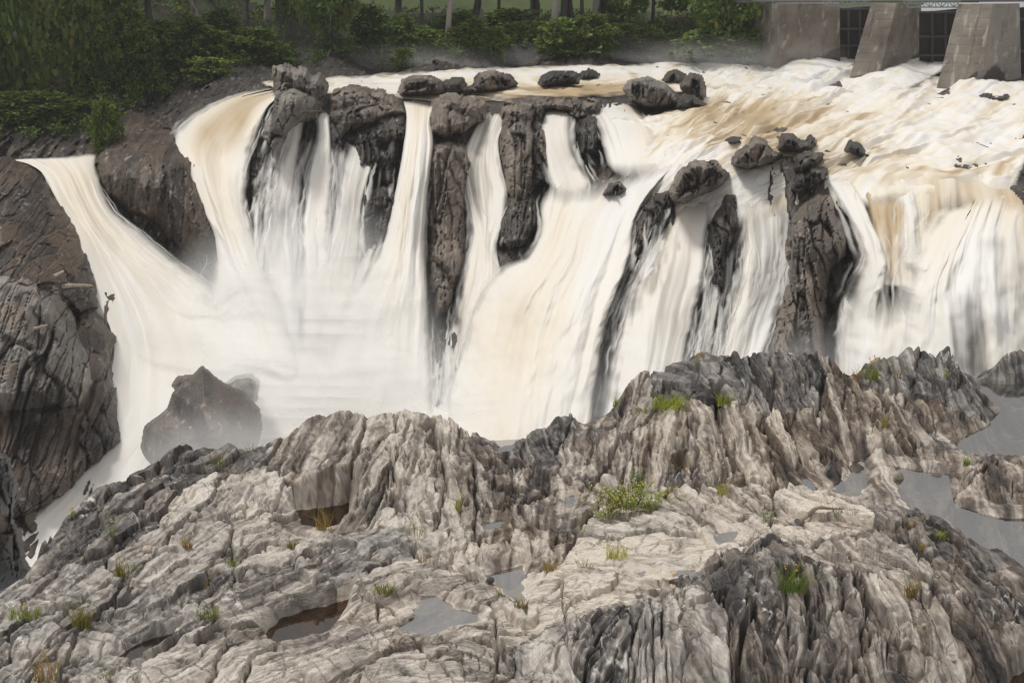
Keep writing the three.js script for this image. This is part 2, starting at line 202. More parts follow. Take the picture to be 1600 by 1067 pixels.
RM('upright dark cleft boulder at the edge of the broad river drop', [[1066,134],[1080,117],[1096,119],[1102,140],[1099,158],[1085,149],[1070,142]], { stand: 1, prof: 0.42, amp: 1.15, wide: 9, T: 1.5, stone: 'tan', rag: 1.5, step: 2 });
RM('low triangular dark rock just below the cleft boulder', [[1058,168],[1070,150],[1084,152],[1102,166],[1076,170]], { stand: 1, prof: 0.42, amp: 1.15, wide: 9, T: 1.2, stone: 'dark', rag: 1.5, step: 2 });
RM('small black rock up the river from the cleft boulder', [[1038,126],[1046,115],[1058,112],[1070,118],[1062,130],[1046,130]], { stand: 1, prof: 0.42, amp: 1.15, wide: 9, T: 1.2, stone: 'dark', rag: 1.5, step: 2 });
RM('long low black rock reef in the upper middle of the river', [[846,130],[850,122],[866,114],[890,115],[905,118],[902,129],[872,132],[856,137]], { stand: 1, prof: 0.42, amp: 1.15, wide: 9, T: 1.4, stone: 'black', rag: 2.5, step: 2 }, 'rock_reef', 'rock');
RM('short black rock at the right end of the upper reef', [[904,121],[912,113],[922,110],[936,117],[933,123],[912,124]], { stand: 1, prof: 0.42, amp: 1.15, wide: 9, T: 1.2, stone: 'black', rag: 1.5, step: 2 });
RM('flat topped tan boulder in the river above the tall straight fall', [[624,148],[630,126],[646,121],[672,122],[686,127],[692,142],[682,149],[640,150]], { stand: 1, prof: 0.42, amp: 1.15, wide: 9, T: 1.8, stone: 'tan', rag: 1.5, step: 2 });
RM('dark low boulder right against the flat topped tan boulder', [[690,147],[694,130],[708,124],[722,124],[726,136],[742,141],[716,149]], { stand: 1, prof: 0.42, amp: 1.15, wide: 9, T: 1.4, stone: 'dark', rag: 2, step: 2 });
RM('blocky brown boulder in the river with spray behind it', [[724,142],[740,134],[750,117],[774,113],[796,119],[806,131],[792,142],[760,144]], { stand: 1, prof: 0.42, amp: 1.15, wide: 9, T: 1.8, stone: 'tan', rag: 2, step: 2 });
RM('small flat black stone alone in the white rapids', [[1132,224],[1142,217],[1157,217],[1162,224],[1142,227]], { stand: 1, prof: 0.42, amp: 1.15, wide: 9, T: 0.9, stone: 'black', rag: 1, step: 1.5 });
RM('pointed brown rock heap with a pale boulder in the rapids', [[1146,258],[1152,240],[1170,228],[1180,216],[1196,224],[1206,236],[1220,243],[1206,252],[1190,259],[1168,264]], { stand: 1, prof: 0.42, amp: 1.15, wide: 9, T: 1.8, stone: 'tan', rag: 2.5, step: 2 }, 'rock_heap', 'rock');
RM('dark pair of lumpy rocks standing highest in the rapids', [[1217,232],[1224,212],[1240,212],[1250,222],[1262,223],[1266,214],[1274,222],[1271,233],[1246,239]], { stand: 1, prof: 0.42, amp: 1.15, wide: 9, T: 1.5, stone: 'dark', rag: 2, step: 2 }, 'rock_heap', 'rock');
RM('slender black rock leaning right in the open rapids', [[1324,234],[1330,223],[1342,226],[1350,236],[1364,246],[1346,245],[1332,240]], { stand: 1, prof: 0.42, amp: 1.15, wide: 9, T: 1.1, stone: 'black', rag: 1, step: 1.5 });
RM('flat topped dark rock with a lip of smooth water beside it', [[1243,264],[1248,246],[1262,240],[1284,242],[1280,254],[1268,264],[1254,270]], { stand: 1, prof: 0.42, amp: 1.15, wide: 9, T: 1.3, stone: 'dark', rag: 1.5, step: 2 });
RM('brown low rock just above the tall rock wedge', [[1238,296],[1246,278],[1268,264],[1290,266],[1288,280],[1270,292],[1250,300]], { stand: 1, prof: 0.42, amp: 1.15, wide: 9, T: 1.5, stone: 'dark', rag: 2, step: 2 });
RM('rounded pale brown boulder at the head of the right curtain', [[1046,300],[1064,270],[1088,253],[1118,256],[1138,272],[1126,290],[1096,302],[1068,316],[1050,312]], { stand: 1, prof: 0.42, amp: 1.15, wide: 9, T: 2.2, stone: 'tan', rag: 2.5 });
RM('dark stepped rocks left of the right curtain with thin trickles', [[988,360],[998,328],[1024,302],[1046,300],[1054,318],[1040,344],[1016,372],[994,402]], { T: 2, stone: 'dark', wide: 16 }, 'rock_ledge', 'rock ledge');
RM('small rounded dark rock in the middle of the wide central fall', [[942,304],[952,288],[968,283],[988,296],[968,306]], { stand: 1, prof: 0.42, amp: 1.15, wide: 9, T: 1.5, stone: 'dark', rag: 2, step: 2 });
RM('tall pale rock wedge dividing the right falls', [[1229,352],[1254,320],[1278,298],[1298,306],[1312,345],[1326,376],[1322,396],[1300,422],[1291,470],[1288,575],[1196,575],[1214,500],[1230,440],[1226,392]], { T: 3.4, stone: 'tan', wide: 34, amp: 0.9 }, 'rock_wedge', 'rock pillar');
RM('dark upright rock between two strands of the right curtain', [[1104,385],[1112,345],[1134,302],[1150,304],[1154,345],[1137,395],[1132,450],[1112,445]], { T: 1.9, stone: 'dark', wide: 14 }, 'rock_slab', 'rock');
RM('dark narrow rock showing through the big right fall', [[1462,452],[1476,446],[1490,478],[1496,535],[1476,537],[1464,495]], { T: 1.2, stone: 'black', wide: 10, amp: 0.4 }, 'rock_slab', 'rock');
RM('little black stones in the water below the right dam pier', [[1526,155],[1540,150],[1556,152],[1574,152],[1572,157],[1545,158]], { stand: 1, prof: 0.42, amp: 1.15, wide: 9, T: 0.7, stone: 'black', rag: 2, step: 1.5 }, 'stones', 'stones').userData.kind = 'stuff';
// ---------------------------------------------------------------- moving water: sheets that follow guide lines [pixel x, pixel y, cover, tan]
const WHITE = [0.79, 0.775, 0.75], CREAM = [0.77, 0.70, 0.585], TAN = [0.47, 0.35, 0.205], DEEP = [0.16, 0.125, 0.09];
const waterTone = (t) => (t < 0.45 ? mix3(WHITE, CREAM, Math.max(0, t) / 0.45) : t < 1 ? mix3(CREAM, TAN, (t - 0.45) / 0.55) : mix3(TAN, DEEP, clamp(t - 1)));
const cr = (a, b, c, d, t) => 0.5 * (2 * b + (c - a) * t + (2 * a - 5 * b + 4 * c - d) * t * t + (3 * b - a - 3 * c + d) * t * t * t);
function resample(g, n, cov, tan) {
  const q = g.map((p) => [p[0], p[1], p[2] ?? cov, p[3] ?? tan]), L = [0]; for (let i = 1; i < q.length; i++) L.push(L[i - 1] + Math.hypot(q[i][0] - q[i - 1][0], q[i][1] - q[i - 1][1]));
  const out = [], tot = L[L.length - 1];
  for (let k = 0; k <= n; k++) { const d = (k / n) * tot; let i = 0; while (i < L.length - 2 && L[i + 1] < d) i++; const t = (d - L[i]) / (L[i + 1] - L[i] || 1), a = q[Math.max(0, i - 1)], b = q[i], c = q[i + 1], e = q[Math.min(q.length - 1, i + 2)]; out.push([0, 1, 2, 3].map((m) => (m < 2 ? cr(a[m], b[m], c[m], e[m], t) : lerp(b[m], c[m], t)))); }
  return { out, tot };
}
function waterSheet(name, label, category, guides, o = {}) {
  const { cover = 1, tan = 0.15, off = 1.1, up = 0, amp = 0.3, streak = 0.8, feather = 10, wave = 0, seed = 0, sx = 1, sv = 0.07, tanVar = 0.5, ends = [0.02, 0.06], du = 1.5, dv = 3.5, kind, group, bulge = 0, foam = 0, threads = 0, inside = 0.25 } = o;
  let nv = 0, nu = 0; for (const g of guides) { let l = 0; for (let i = 1; i < g.length; i++) l += Math.hypot(g[i][0] - g[i - 1][0], g[i][1] - g[i - 1][1]); nv = Math.max(nv, l); }
  nv = Math.max(8, Math.round(nv / dv)); const R = guides.map((g) => resample(g, nv, cover, tan).out), ng = R.length - 1;
  for (let k = 0; k <= nv; k += Math.max(1, nv >> 3)) { let w = 0; for (let i = 0; i < ng; i++) w += Math.hypot(R[i + 1][k][0] - R[i][k][0], R[i + 1][k][1] - R[i][k][1]); nu = Math.max(nu, w); }
  nu = Math.max(8, Math.round(nu / du)); const wm = nu * du / 26, lm = nv * dv / 24;     // metres, about 25 pixels each
  const n = (nu + 1) * (nv + 1), P = new Float32Array(n * 3), C = new Float32Array(n * 4), I = [];
  for (let k = 0; k <= nv; k++) for (let i = 0; i <= nu; i++) {
    const u = i / nu, v = k / nv, s = u * ng, gi = Math.min(ng - 1, Math.floor(s)), t = s - gi, a = R[Math.max(0, gi - 1)][k], b = R[gi][k], c = R[gi + 1][k], d = R[Math.min(ng, gi + 2)][k], q = [0, 1, 2, 3].map((m) => (m < 2 ? (ng > 1 ? cr(a[m], b[m], c[m], d[m], t) : lerp(b[m], c[m], t)) : lerp(b[m], c[m], t)));
    const U = u * wm * sx + seed, V = v * lm, bend = 0.7 * fbm(U * 0.4, V * 0.24, seed, 3), f = 1.15 * noise((U + bend) * 1.1, V * sv, seed) * 0.5 + 0.42 * noise((U + bend * 0.7) * 3.1, V * sv * 2.6, seed + 5) + 0.2 * noise((U + bend * 0.5) * 7.5, V * sv * 3, seed + 9) + 0.08 * noise(U * 17, V * sv * 5, seed + 13);
    const e = Math.min(u, 1 - u) * nu * du, en = feather * 3.0 * (0.6 + 0.9 * (fbm(V * 0.9, u > 0.5 ? 3 : 8, seed + 2, 3) + 0.5));
    const ef = 1 - clamp(e / en); let m = q[2] * 1.3 - 0.22 + f * streak * (1.2 - 0.6 * q[2] + 0.9 * ef) - 1.15 * ef * ef - 0.2 * ef - 1.2 * (1 - sstep(0, ends[0], v)) - 1.2 * (1 - sstep(0, ends[1], 1 - v) + (1 - v < ends[1] ? 0.3 * f : 0));
    let al = Math.pow(clamp(m / 0.95), 1.15); al *= sstep(0, 3, e);
    let p = at(q[0], q[1], baseD(q[0], q[1])), wv = 0, st = 0;
    if (wave) { const n1 = fbm(p.x * 0.35 + seed, p.z * 0.22, 0.4, 4), n2 = 1 - Math.abs(fbm(p.x * 0.22 - p.z * 0.1 + bend, p.z * 0.2 + p.x * 0.06, 6.1, 3)) * 2.2; const n3 = Math.abs(fbm(p.x * 0.8 + seed + bend, p.z * 0.45, 2.2, 3)); wv = n1 * 0.45 + n2 * 0.25 - 0.15 + 0.4 * (0.35 - n3); const ph = V * 0.24 + 1.5 * fbm(U * 0.33, V * 0.11, seed + 50, 3), fr = ph - Math.floor(ph), kk = 0.35 + 0.65 * sstep(-0.2, 0.3, noise(U * 0.3, V * 0.15, seed + 60)); if (foam) st = kk * ((fr > 0.35 && fr < 0.78 ? 1 : 0) * Math.sin((fr - 0.35) / 0.43 * 3.1416)); if (foam) wv += kk * 0.5 * ((fr < 0.78 ? fr / 0.78 : (1 - fr) / 0.22) - 0.5); }
    const fl = 0.5 * noise((U + bend) * 1.1, V * sv, seed) + 0.2 * f, sh = 0.5 + fl * 1.1, prof = bulge * Math.sqrt(clamp(4 * u * (1 - u)));
    const edgeP = 0.4 + 0.6 * Math.sqrt(clamp(1.6 * e / (en + 6))); p.z += off * edgeP * sstep(-0.12, 0.3, v) + amp * 0.9 * fbm(U * 0.55, V * 0.3, seed + 70, 3) + amp * sh + prof; p.y += up + wave * wv + amp * 0.2 * fl;
    const o3 = k * (nu + 1) + i; P.set([p.x, p.y, p.z], o3 * 3);
    let tn = q[3] + tanVar * (0.75 * fbm(U * 0.55, V * 0.05 + 3, seed + 21, 3) - 0.3 * f) * (foam ? 0.8 : 1) - (foam ? 0.15 : 0) + (foam ? 0.55 * fbm(U * 0.9 + bend, V * 0.1, seed + 31, 4) + 0.5 * fbm(U * 2.2 + bend, V * 0.45, seed + 41, 3) + 0.2 * noise(U * 4 + bend, V * 0.4, seed + 3) + 0.1 * noise(U * 9, V * 0.9, seed + 5) - 0.3 * wv + 0.5 * st : 0.12 * fbm(U * 0.7, V * 0.3, seed + 75, 3));
    C.set([...waterTone(tn), al], o3 * 4);
  }
  for (let k = 0; k < nv; k++) for (let i = 0; i < nu; i++) { const a = k * (nu + 1) + i, b = a + 1, c = a + nu + 1, d = c + 1; if (C[a * 4 + 3] + C[b * 4 + 3] + C[c * 4 + 3] + C[d * 4 + 3] < 0.02) continue; I.push(a, c, b, b, c, d); }
  const soft = (g) => { const a = g.attributes.normal.array; for (let k = 0; k < a.length; k += 3) { if (a[k + 2] < 0) { a[k] *= -1; a[k + 1] *= -1; a[k + 2] *= -1; } const y = a[k + 1] + 0.45, l = Math.hypot(a[k], y, a[k + 2]); a[k] /= l; a[k + 1] = y / l; a[k + 2] /= l; } return g; };     // foam scatters light inside it, so its shading turns with the slope only in part
  const parts = [(foam ? (g) => g : soft)(geo(P, I, C, null, null, 4))], rr = rng(Math.round(seed * 1000) + 7);
  for (let q = 0; q < threads; q++) {       // loose threads of water beside the sheet
    const left = rr() < 0.5, inner = rr() < inside, g = inner ? R[Math.floor(rr() * (ng + 1))] : R[left ? 0 : ng], k0 = Math.floor((0.02 + 0.7 * rr()) * nv), len = Math.max(6, Math.floor((0.1 + 0.3 * rr()) * nv)), k1 = Math.min(nv, k0 + len), o0 = (inner ? (rr() - 0.5) * 30 : (left ? -1 : 1) * (rr() * rr() * 26 - 5)), wd = 2 + 5.5 * rr() * rr() + rr(), aa = 0.3 + 0.55 * rr(), sd = rr() * 90, pp = [], cc = [], ii = []; let row = 0;
    for (let k = k0; k <= k1; k++, row++) { const t = (k - k0) / (k1 - k0), wig = 7 * noise(sd, k * dv * 0.022) + 2.5 * noise(sd + 9, k * dv * 0.09), w = wd * (0.6 + 1.2 * t) * (0.8 + 0.5 * noise(sd + 4, k * 0.13)); for (let i = 0; i <= 4; i++) { const x = g[k][0] + o0 * (0.6 + 0.5 * t) + wig + (i / 2 - 1) * w, p = at(x, g[k][1], baseD(x, g[k][1])); p.z += off * 0.9 * sstep(-0.12, 0.3, k / nv) + 0.15 + 0.12 * (1 - (i / 2 - 1) ** 2); pp.push(p.x, p.y, p.z); cc.push(...mix3(WHITE, CREAM, 0.2 * rr()), aa * (i === 0 || i === 4 ? 0 : i === 2 ? 1 : 0.7) * sstep(0, 0.15, t) * (1 - sstep(0.6, 1, t)) * clamp(0.75 + 0.6 * noise(sd + 2, k * 0.21))); } }
    for (let k = 0; k < row - 1; k++) for (let i = 0; i < 4; i++) { const a = k * 5 + i; ii.push(a, a + 5, a + 1, a + 1, a + 5, a + 6); } if (row > 2) parts.push(soft(geo(pp, ii, cc, null, null, 4)));
  }
  return tag(put(name, parts.length > 1 ? mergeGeometries(parts) : parts[0], waterMat), label, category, group, kind);
}
const WF = (label, guides, o) => waterSheet('waterfall', label, 'waterfall', guides, { seed: guides[0][0][0] * 0.173, threads: Math.round(8 + guides[0].length * 1.5), ...o });
// the river above the falls
waterSheet('river', 'foaming tan and white river sliding left along the far bank', 'river', [
  [[1200,103,1,.2],[1100,100,1,.3],[1000,101,1,.3],[850,106,1,.3],[700,112,1,.5],[560,120,1,.5],[400,131,1,.4]],
  [[1220,112,1,.2],[1100,108,1,.4],[1000,112,1,.2],[850,116,1,.3],[700,124,1,.5],[580,129,1,.3],[410,136,1,.8]],
  [[1230,125,1,.2],[1110,122,1,.4],[1000,132,1,.9],[860,138,1,1.1],[720,142,1,.9],[610,138,1,.3],[430,140,1,.8]],
  [[1215,142,1,.2],[1100,146,1,.4],[990,156,1,1.2],[880,158,1,1.3],[740,163,1,.5],[640,160,1,.6],[520,150,.6,.4]]],
  { up: 0.12, off: 0.1, amp: 0.1, wave: 0.4, feather: 9, streak: 0.5, sx: 1.2, sv: 0.12, seed: 3, kind: 'structure', dv: 2.4, foam: 1, tanVar: 0.6, ends: [0.01, 0.03] });
waterSheet('river', 'broad churning tan and white rapids below the dam', 'river', [
  [[1150,104,1,.1],[1120,116,1,.3],[1095,135,1,.6],[1070,165,.9,1.0],[1020,186,1,.3],[960,190,1,.3],[930,215,1,.2]],
  [[1220,106,1,.1],[1180,128,1,.5],[1150,150,1,.3],[1110,180,.9,1.2],[1060,215,1,.7],[1010,250,1,.2],[970,290,1,.2]],
  [[1300,106,1,.1],[1250,140,1,.1],[1190,180,1,1.2],[1130,215,.85,1.0],[1080,250,.9,.2],[1030,300,1,.2],[990,350,1,.1]],
  [[1420,112,1,.1],[1350,160,1,.3],[1270,200,.95,.8],[1190,240,.75,.9],[1120,275,.85,.15],[1060,320,1,.2],[1040,360,1,.1]],
  [[1520,130,1,.3],[1440,175,1,.4],[1360,220,.95,.6],[1290,258,.7,1.1],[1230,290,.8,.2],[1170,325,.9,.2],[1155,370,.7,.1]],
  [[1640,132,1,.3],[1560,185,1,.4],[1480,225,1,.3],[1410,252,1,.4],[1350,272,1,.6],[1315,300,1,.4],[1325,340,1,.4]],
  [[1730,136,1,.3],[1690,190,1,.5],[1650,230,1,.3],[1620,255,1,.4],[1600,275,1,.7],[1590,300,1,.7],[1585,330,1,.7]]],
  { up: 0.15, off: 0.1, amp: 0.15, wave: 0.75, feather: 8, streak: 0.6, sx: 1.1, sv: 0.1, seed: 8, kind: 'structure', du: 1.8, dv: 2.2, foam: 1, tanVar: 0.6, ends: [0.01, 0.09] });
// the falls, from left to right
WF('far left chute sliding diagonally between brown rocks', [
  [[5,243],[60,250],[90,290],[115,330],[138,390],[152,440],[180,490],[186,530],[178,570],[186,620],[195,690],[150,745]],
  [[60,239],[95,258,1,.35],[130,310,1,.4],[165,360,1,.3],[195,420],[220,480],[230,540],[228,600],[225,670],[170,760]],
  [[110,236],[132,262,1,.5],[165,320,1,.5],[205,370,1,.4],[250,420,1,.3],[290,480,1,.35],[310,540,1,.3],[300,610],[290,670],[240,760]],
  [[156,232],[156,262],[182,318],[218,346],[280,392],[340,440],[395,510],[410,590],[405,660],[340,760]]], { off: 1.6, bulge: 1.2, feather: 9, amp: 0.35, streak: 0.5, cover: 1.1 });
WF('curling brown and white chute left of the pale pinnacle', [
  [[432,133,1,.5],[375,143,1,.5],[335,158,1,.2],[300,180,1,.1],[278,205,1,.05],[283,235],[306,272],[320,312],[338,350],[342,396],[330,450],[330,560]],
  [[436,136,1,.8],[392,147,1,.9],[362,165,1,.8],[335,195,1,.9],[322,225,1,.6],[330,265,1,.3],[345,310,1,.4],[365,360,1,.3],[385,410],[405,460],[430,560]],
  [[438,141,1,.5],[408,155,1,.7],[388,180,1,.9],[370,210,1,.7],[360,240,1,.4],[362,280,1,.45],[375,330,1,.4],[390,380,1,.25],[408,430],[425,480],[460,570]],
  [[438,148,1,.1],[420,168,1,.1],[410,200,.9,.05],[403,232,.85,.05],[396,268,1,.1],[392,312,1,.1],[402,350],[412,390],[428,430],[448,480],[480,570]]], { off: 1.4, bulge: 1.4, feather: 7, amp: 0.3, streak: 0.45, cover: 1.1, tanVar: 0.35 });
WF('left strand of the twin cascades below the pale pinnacle', [
  [[462,164],[448,190,.45],[432,230,.3],[415,290,.28],[405,330,.4],[402,400,.75],[405,470,1],[415,560,1]],
  [[468,163],[462,215,1],[450,270,.95],[440,320,.75],[434,380,.8],[436,440,1],[440,500,1],[450,560,1]],
  [[480,166],[478,200,.6],[470,240,.5],[468,290,.4],[466,340,.45],[468,400,.75],[472,450,.9],[480,560,1]]], { cover: 0.9, off: 0.9, feather: 8 });
WF('creamy right strand of the twin cascades below the tan hump', [
  [[486,178,.4],[494,205,.4],[484,250,.35],[476,300,.4],[472,350,.8],[476,420,.9],[470,560,1]],
  [[506,172],[508,222,1.1,.2],[500,284,1.1,.3],[496,333,1.1,.25],[496,402,1.05,.15],[500,470,1],[505,560,1]],
  [[516,176,.8],[520,222,.9],[526,270,.7],[524,320,.65],[522,380,.75],[526,440,.9],[545,560,1]]], { cover: 1, off: 1.1, feather: 7 });
WF('thin veiled cascade fanning down over dark rock left of the tall fall', [
  [[538,212,.7],[530,240,.5],[526,290,.4],[520,340,.5],[516,390,.7],[505,450,.9],[500,560,1]],
  [[560,226,.8],[552,262,.75],[546,310,.65],[540,360,.7],[530,410,.85],[525,460,1],[530,560,1]],
  [[590,232,.8],[578,255,.8],[566,300,.6],[560,350,.55],[556,400,.6],[552,450,.9],[560,560,1]],
  [[610,236,.7],[588,252,.55],[576,290,.3],[570,350,.25],[572,400,.4],[580,440,.8],[600,560,1]]], { cover: 0.75, off: 1.9, feather: 10 });
WF('little side cascade spraying into the foot of the tall fall', [[[596,368,.6],[578,378,.8],[560,410,.9],[545,460,1],[540,540,1]],[[606,362,.7],[592,384,.8],[586,420,1],[586,470,1],[590,540,1]]], { off: 2.4, feather: 7 });
WF('tall straight cream fall beside the tan rock pillar', [
  [[630,150,1,.3],[636,178,1,.2],[632,218,1,.1],[621,284,1,.1],[610,333,1,.1],[594,385,1],[560,437,1],[530,500,1],[515,580,1],[510,690,1]],
  [[650,150,1,.5],[652,178,1,.4],[650,218,1.1,.3],[640,284,1.1,.35],[634,333,1.1,.35],[626,385,1.1,.3],[610,437,1.1,.2],[595,500],[585,580],[580,690]],
  [[668,154,1,.5],[668,180,1,.45],[666,218,1.1,.2],[657,284,1.1,.2],[652,333,1.1,.2],[648,385,1.1,.2],[642,437,1.1,.15],[636,500],[630,580],[628,690]],
  [[682,158,1,.3],[674,182,1,.1],[680,218,.9],[673,284,.9],[670,333,1],[669,385,1],[672,437,1],[674,500,1],[678,580,1],[690,690,1]]], { off: 1.8, bulge: 1.6, feather: 6, streak: 0.4, cover: 1.1 });
WF('narrow lacy cascade between the tan pillar and the jointed buttress', [
  [[756,170,.8],[736,206,.8],[722,245,.7],[726,290,.65],[734,330,.8],[738,355,1],[728,395,.9],[714,445,.8],[705,500,.8],[690,560,.9],[680,650,1]],
  [[770,172,.8],[752,210,.75],[742,255,.65],[746,300,.7],[752,340,.95],[752,375,1.1],[746,420,1],[736,480,1],[725,550,1],[715,660,1]],
  [[784,174,.8],[768,212,1,.2],[766,255,.75,.3],[772,290,.9,.2],[770,330,1,.1],[764,375,1],[764,420,1],[760,480,1],[755,550,1],[750,660,1]],
  [[798,176,.6],[780,214,.9,.2],[784,255,1,.2],[794,300,1,.1],[786,345,1],[778,385,.9],[790,440,1],[790,490,1],[790,550,1],[790,660,1]]], { cover: 0.9, off: 1.3, feather: 6, streak: 1.1, sv: 0.14 });
WF('upper left apron of the wide central fall beside the buttress', [
  [[852,168,.9],[846,190,.85],[842,212,.9],[846,245,1],[858,285,1],[862,310,1]],
  [[870,168,1],[866,195,.9],[868,225,.95],[880,260,1],[890,290,1],[890,320,1]],
  [[896,172,.9],[898,198,.8],[902,225,.75],[912,255,1],[925,285,1],[920,320,1]]], { off: 1.4, feather: 7, cover: 1, ends: [0.04, 0.3] });
WF('upper right curtain of the wide central fall below the mid river rocks', [
  [[912,160,.5],[918,180,.45],[930,205,.5],[938,235,.8],[950,270,1]],
  [[935,158,.9,.1],[945,180,.9],[955,205,.9],[965,235,1],[975,270,1]],
  [[968,156,1,.3],[980,178,1,.1],[990,205,1],[1000,235,1],[1005,270,1]],
  [[1000,168,1,.5],[1016,185,1,.2],[1026,200,1],[1030,225,1],[1040,260,1]]], { off: 1.5, feather: 7, cover: 1, bulge: 0.6, ends: [0.04, 0.3] });
WF('wide main central fall spreading down to the plunge pool', [
  [[846,250],[852,282],[842,312],[843,348],[822,388],[786,404],[748,450],[726,520],[702,600],[690,700]],
  [[890,262,1.1,.1],[885,292,1.1,.3],[875,330,1.1,.4],[860,370,1.1,.4],[835,410,1.1,.3],[806,460,1.1,.4],[785,530,1.1,.4],[765,600,1.1,.3],[755,710]],
  [[950,262,1.1,.1],[930,292,1.1,.1],[910,330,1.1,.2],[895,380,1.1,.25],[870,430,1.1,.25],[850,490,1.1,.35],[835,550,1.1,.4],[825,620,1.1,.3],[815,720]],
  [[1020,240,1.1,.1],[980,285,1.1,.1],[955,325,1.1,.1],[940,375,1.1,.1],[920,430,1.1,.15],[900,490,1.1,.2],[888,550,1.1,.2],[875,620,1.1,.2],[865,720]],
  [[1090,225,1,.1],[1045,258,1,.2],[1010,295,1],[990,335,1],[984,380,.9],[966,430,.8],[945,490,.85],[935,560,.95],[925,620,1],[920,720]]], { off: 1.7, bulge: 1.4, feather: 9, cover: 1.1, streak: 0.5, amp: 0.45, ends: [0.14, 0.06] });
WF('streaked grey curtain right of the stepped rocks', [
  [[1044,345,.7],[1018,380,.6],[992,420,.7],[972,470,.85],[958,530,.9],[945,590,1],[930,660,1]],
  [[1064,322,1,.3],[1042,360,1,.2],[1022,420,1],[1008,480,1],[998,540,1],[985,600,1],[975,660,1]],
  [[1088,312,1],[1072,360,1],[1058,420,.85],[1046,480,.75],[1034,540,.8],[1020,600,.9],[1010,660,1]],
  [[1110,316,.8],[1106,360,.85],[1102,420,.7],[1090,480,.45],[1075,540,.35],[1060,600,.6],[1050,660,.8]]], { cover: 0.9, off: 1.3, feather: 8, streak: 0.9 });
WF('thin trickle over the dark rock between the right curtains', [[[1112,440,.5],[1100,480,.4],[1088,530,.35],[1070,600,.5]],[[1128,445,.6],[1118,490,.4],[1116,540,.35],[1110,600,.4]]], { cover: 0.5, off: 1.0, feather: 5 });
WF('right curtain of white strands beside the tall rock wedge', [
  [[1148,308,.8],[1156,350,.8],[1152,400,.85],[1142,450,.95],[1130,500,1],[1118,560,1],[1105,620,1]],
  [[1180,306,.7],[1182,350,.75],[1178,400,.75],[1168,450,.7],[1152,500,.8],[1138,560,.95],[1125,620,1]],
  [[1212,306,.7],[1210,350,.7],[1204,400,.6],[1192,450,.5],[1176,500,.5],[1158,560,.7],[1140,620,1]],
  [[1246,304,.8],[1238,350,.75],[1230,400,.8],[1224,440,1],[1206,500,1],[1184,560,1],[1160,620,1]]], { cover: 0.8, off: 1.2, feather: 6, streak: 1.1, sv: 0.12 });
WF('brown smooth back curtain of the big right fall', [
  [[1330,262,.9,.4],[1340,290,1,.7],[1350,330,1,.9],[1352,380,1,.5],[1345,430,.8,.2]],[[1385,258,1,.5],[1386,290,1,.8],[1388,330,1,1],[1390,380,1,.7],[1390,440,.8,.3]],[[1430,252,1,.6],[1428,285,1,.6],[1430,330,1,.8],[1434,380,1,.5],[1436,440,.8,.2]],
  [[1490,252,1,.6],[1490,290,1,.7],[1490,330,.4,.5],[1490,380,.4,.5],[1490,440,.8,.2]],[[1560,256,1,.5],[1566,290,1,.9],[1572,335,1,1.1],[1570,390,1,.8],[1566,440,.8,.3]],[[1650,262,1,.6],[1650,300,1,.9],[1650,345,1,1],[1650,400,1,.7],[1650,440,1,.4]]], { off: 0.9, feather: 8, streak: 0.7, amp: 0.5, tanVar: 0.9, seed: 210, sv: 0.12 });
WF('white strand of the right fall hugging the tall rock wedge', [[[1282,278,.8],[1300,300,1],[1324,345,1],[1334,390,1],[1320,425,1],[1302,475,1],[1292,600,1]],[[1306,276,.9,.2],[1322,302,1],[1344,345,1],[1356,390,1],[1350,425,1],[1334,475,1],[1326,600,1]],[[1334,276,.7,.4],[1346,304,.8,.5],[1360,345,.7,.4],[1376,390,1],[1374,430,1],[1362,480,1],[1356,600,1]]], { off: 1.5, feather: 8, streak: 0.8, amp: 0.4, sv: 0.12 });
WF('thin white veil dividing the brown lip of the right fall', [[[1388,268,.8],[1392,300,.8],[1398,345,.8],[1396,400,.9]],[[1402,262,1],[1408,300,1],[1412,345,1],[1416,400,1]],[[1414,264,.6],[1424,300,.6],[1430,340,.6],[1436,395,.9]]], { off: 1.5, feather: 5, streak: 0.8, amp: 0.3 });
WF('broad cream cascade rounding over a mound in the right fall', [
  [[1470,306,.9,.5],[1446,318,1,.4],[1408,352,1,.3],[1384,398,1,.15],[1374,450,1,.1],[1370,600,1]],[[1494,292,1,.5],[1468,318,1,.3],[1440,356,1,.2],[1420,404,1,.15],[1412,470,1,.1],[1408,600,1]],[[1508,284,1,.5],[1478,318,1.1,.2],[1456,354,1],[1442,400,1.1,.1],[1440,440,1],[1444,500,1],[1448,600,1]],[[1522,280,1,.5],[1494,318,1.1,.2],[1480,345,.9],[1474,398,1.0,.1],[1472,430,.6],[1478,490,.4],[1482,545,.5],[1484,600,1]],
  [[1548,282,1,.6],[1526,320,1.1,.2],[1512,345,.6],[1508,392,1.1],[1508,440,1.1,.1],[1514,490,1.1],[1520,600,1]],[[1580,298,1,.8],[1562,322,1.1,.5],[1556,360,1.1,.3],[1550,410,1.1,.2],[1548,470,1.1,.2],[1552,600,1]],[[1616,322,1,.9],[1602,330,1,.9],[1604,370,1,.6],[1606,415,1,.3],[1610,470,1,.2],[1614,600,1]]], { off: 2.4, bulge: 2.2, feather: 11, streak: 0.5, amp: 0.6, tanVar: 0.6, sv: 0.12, ends: [0.1, 0.06] });
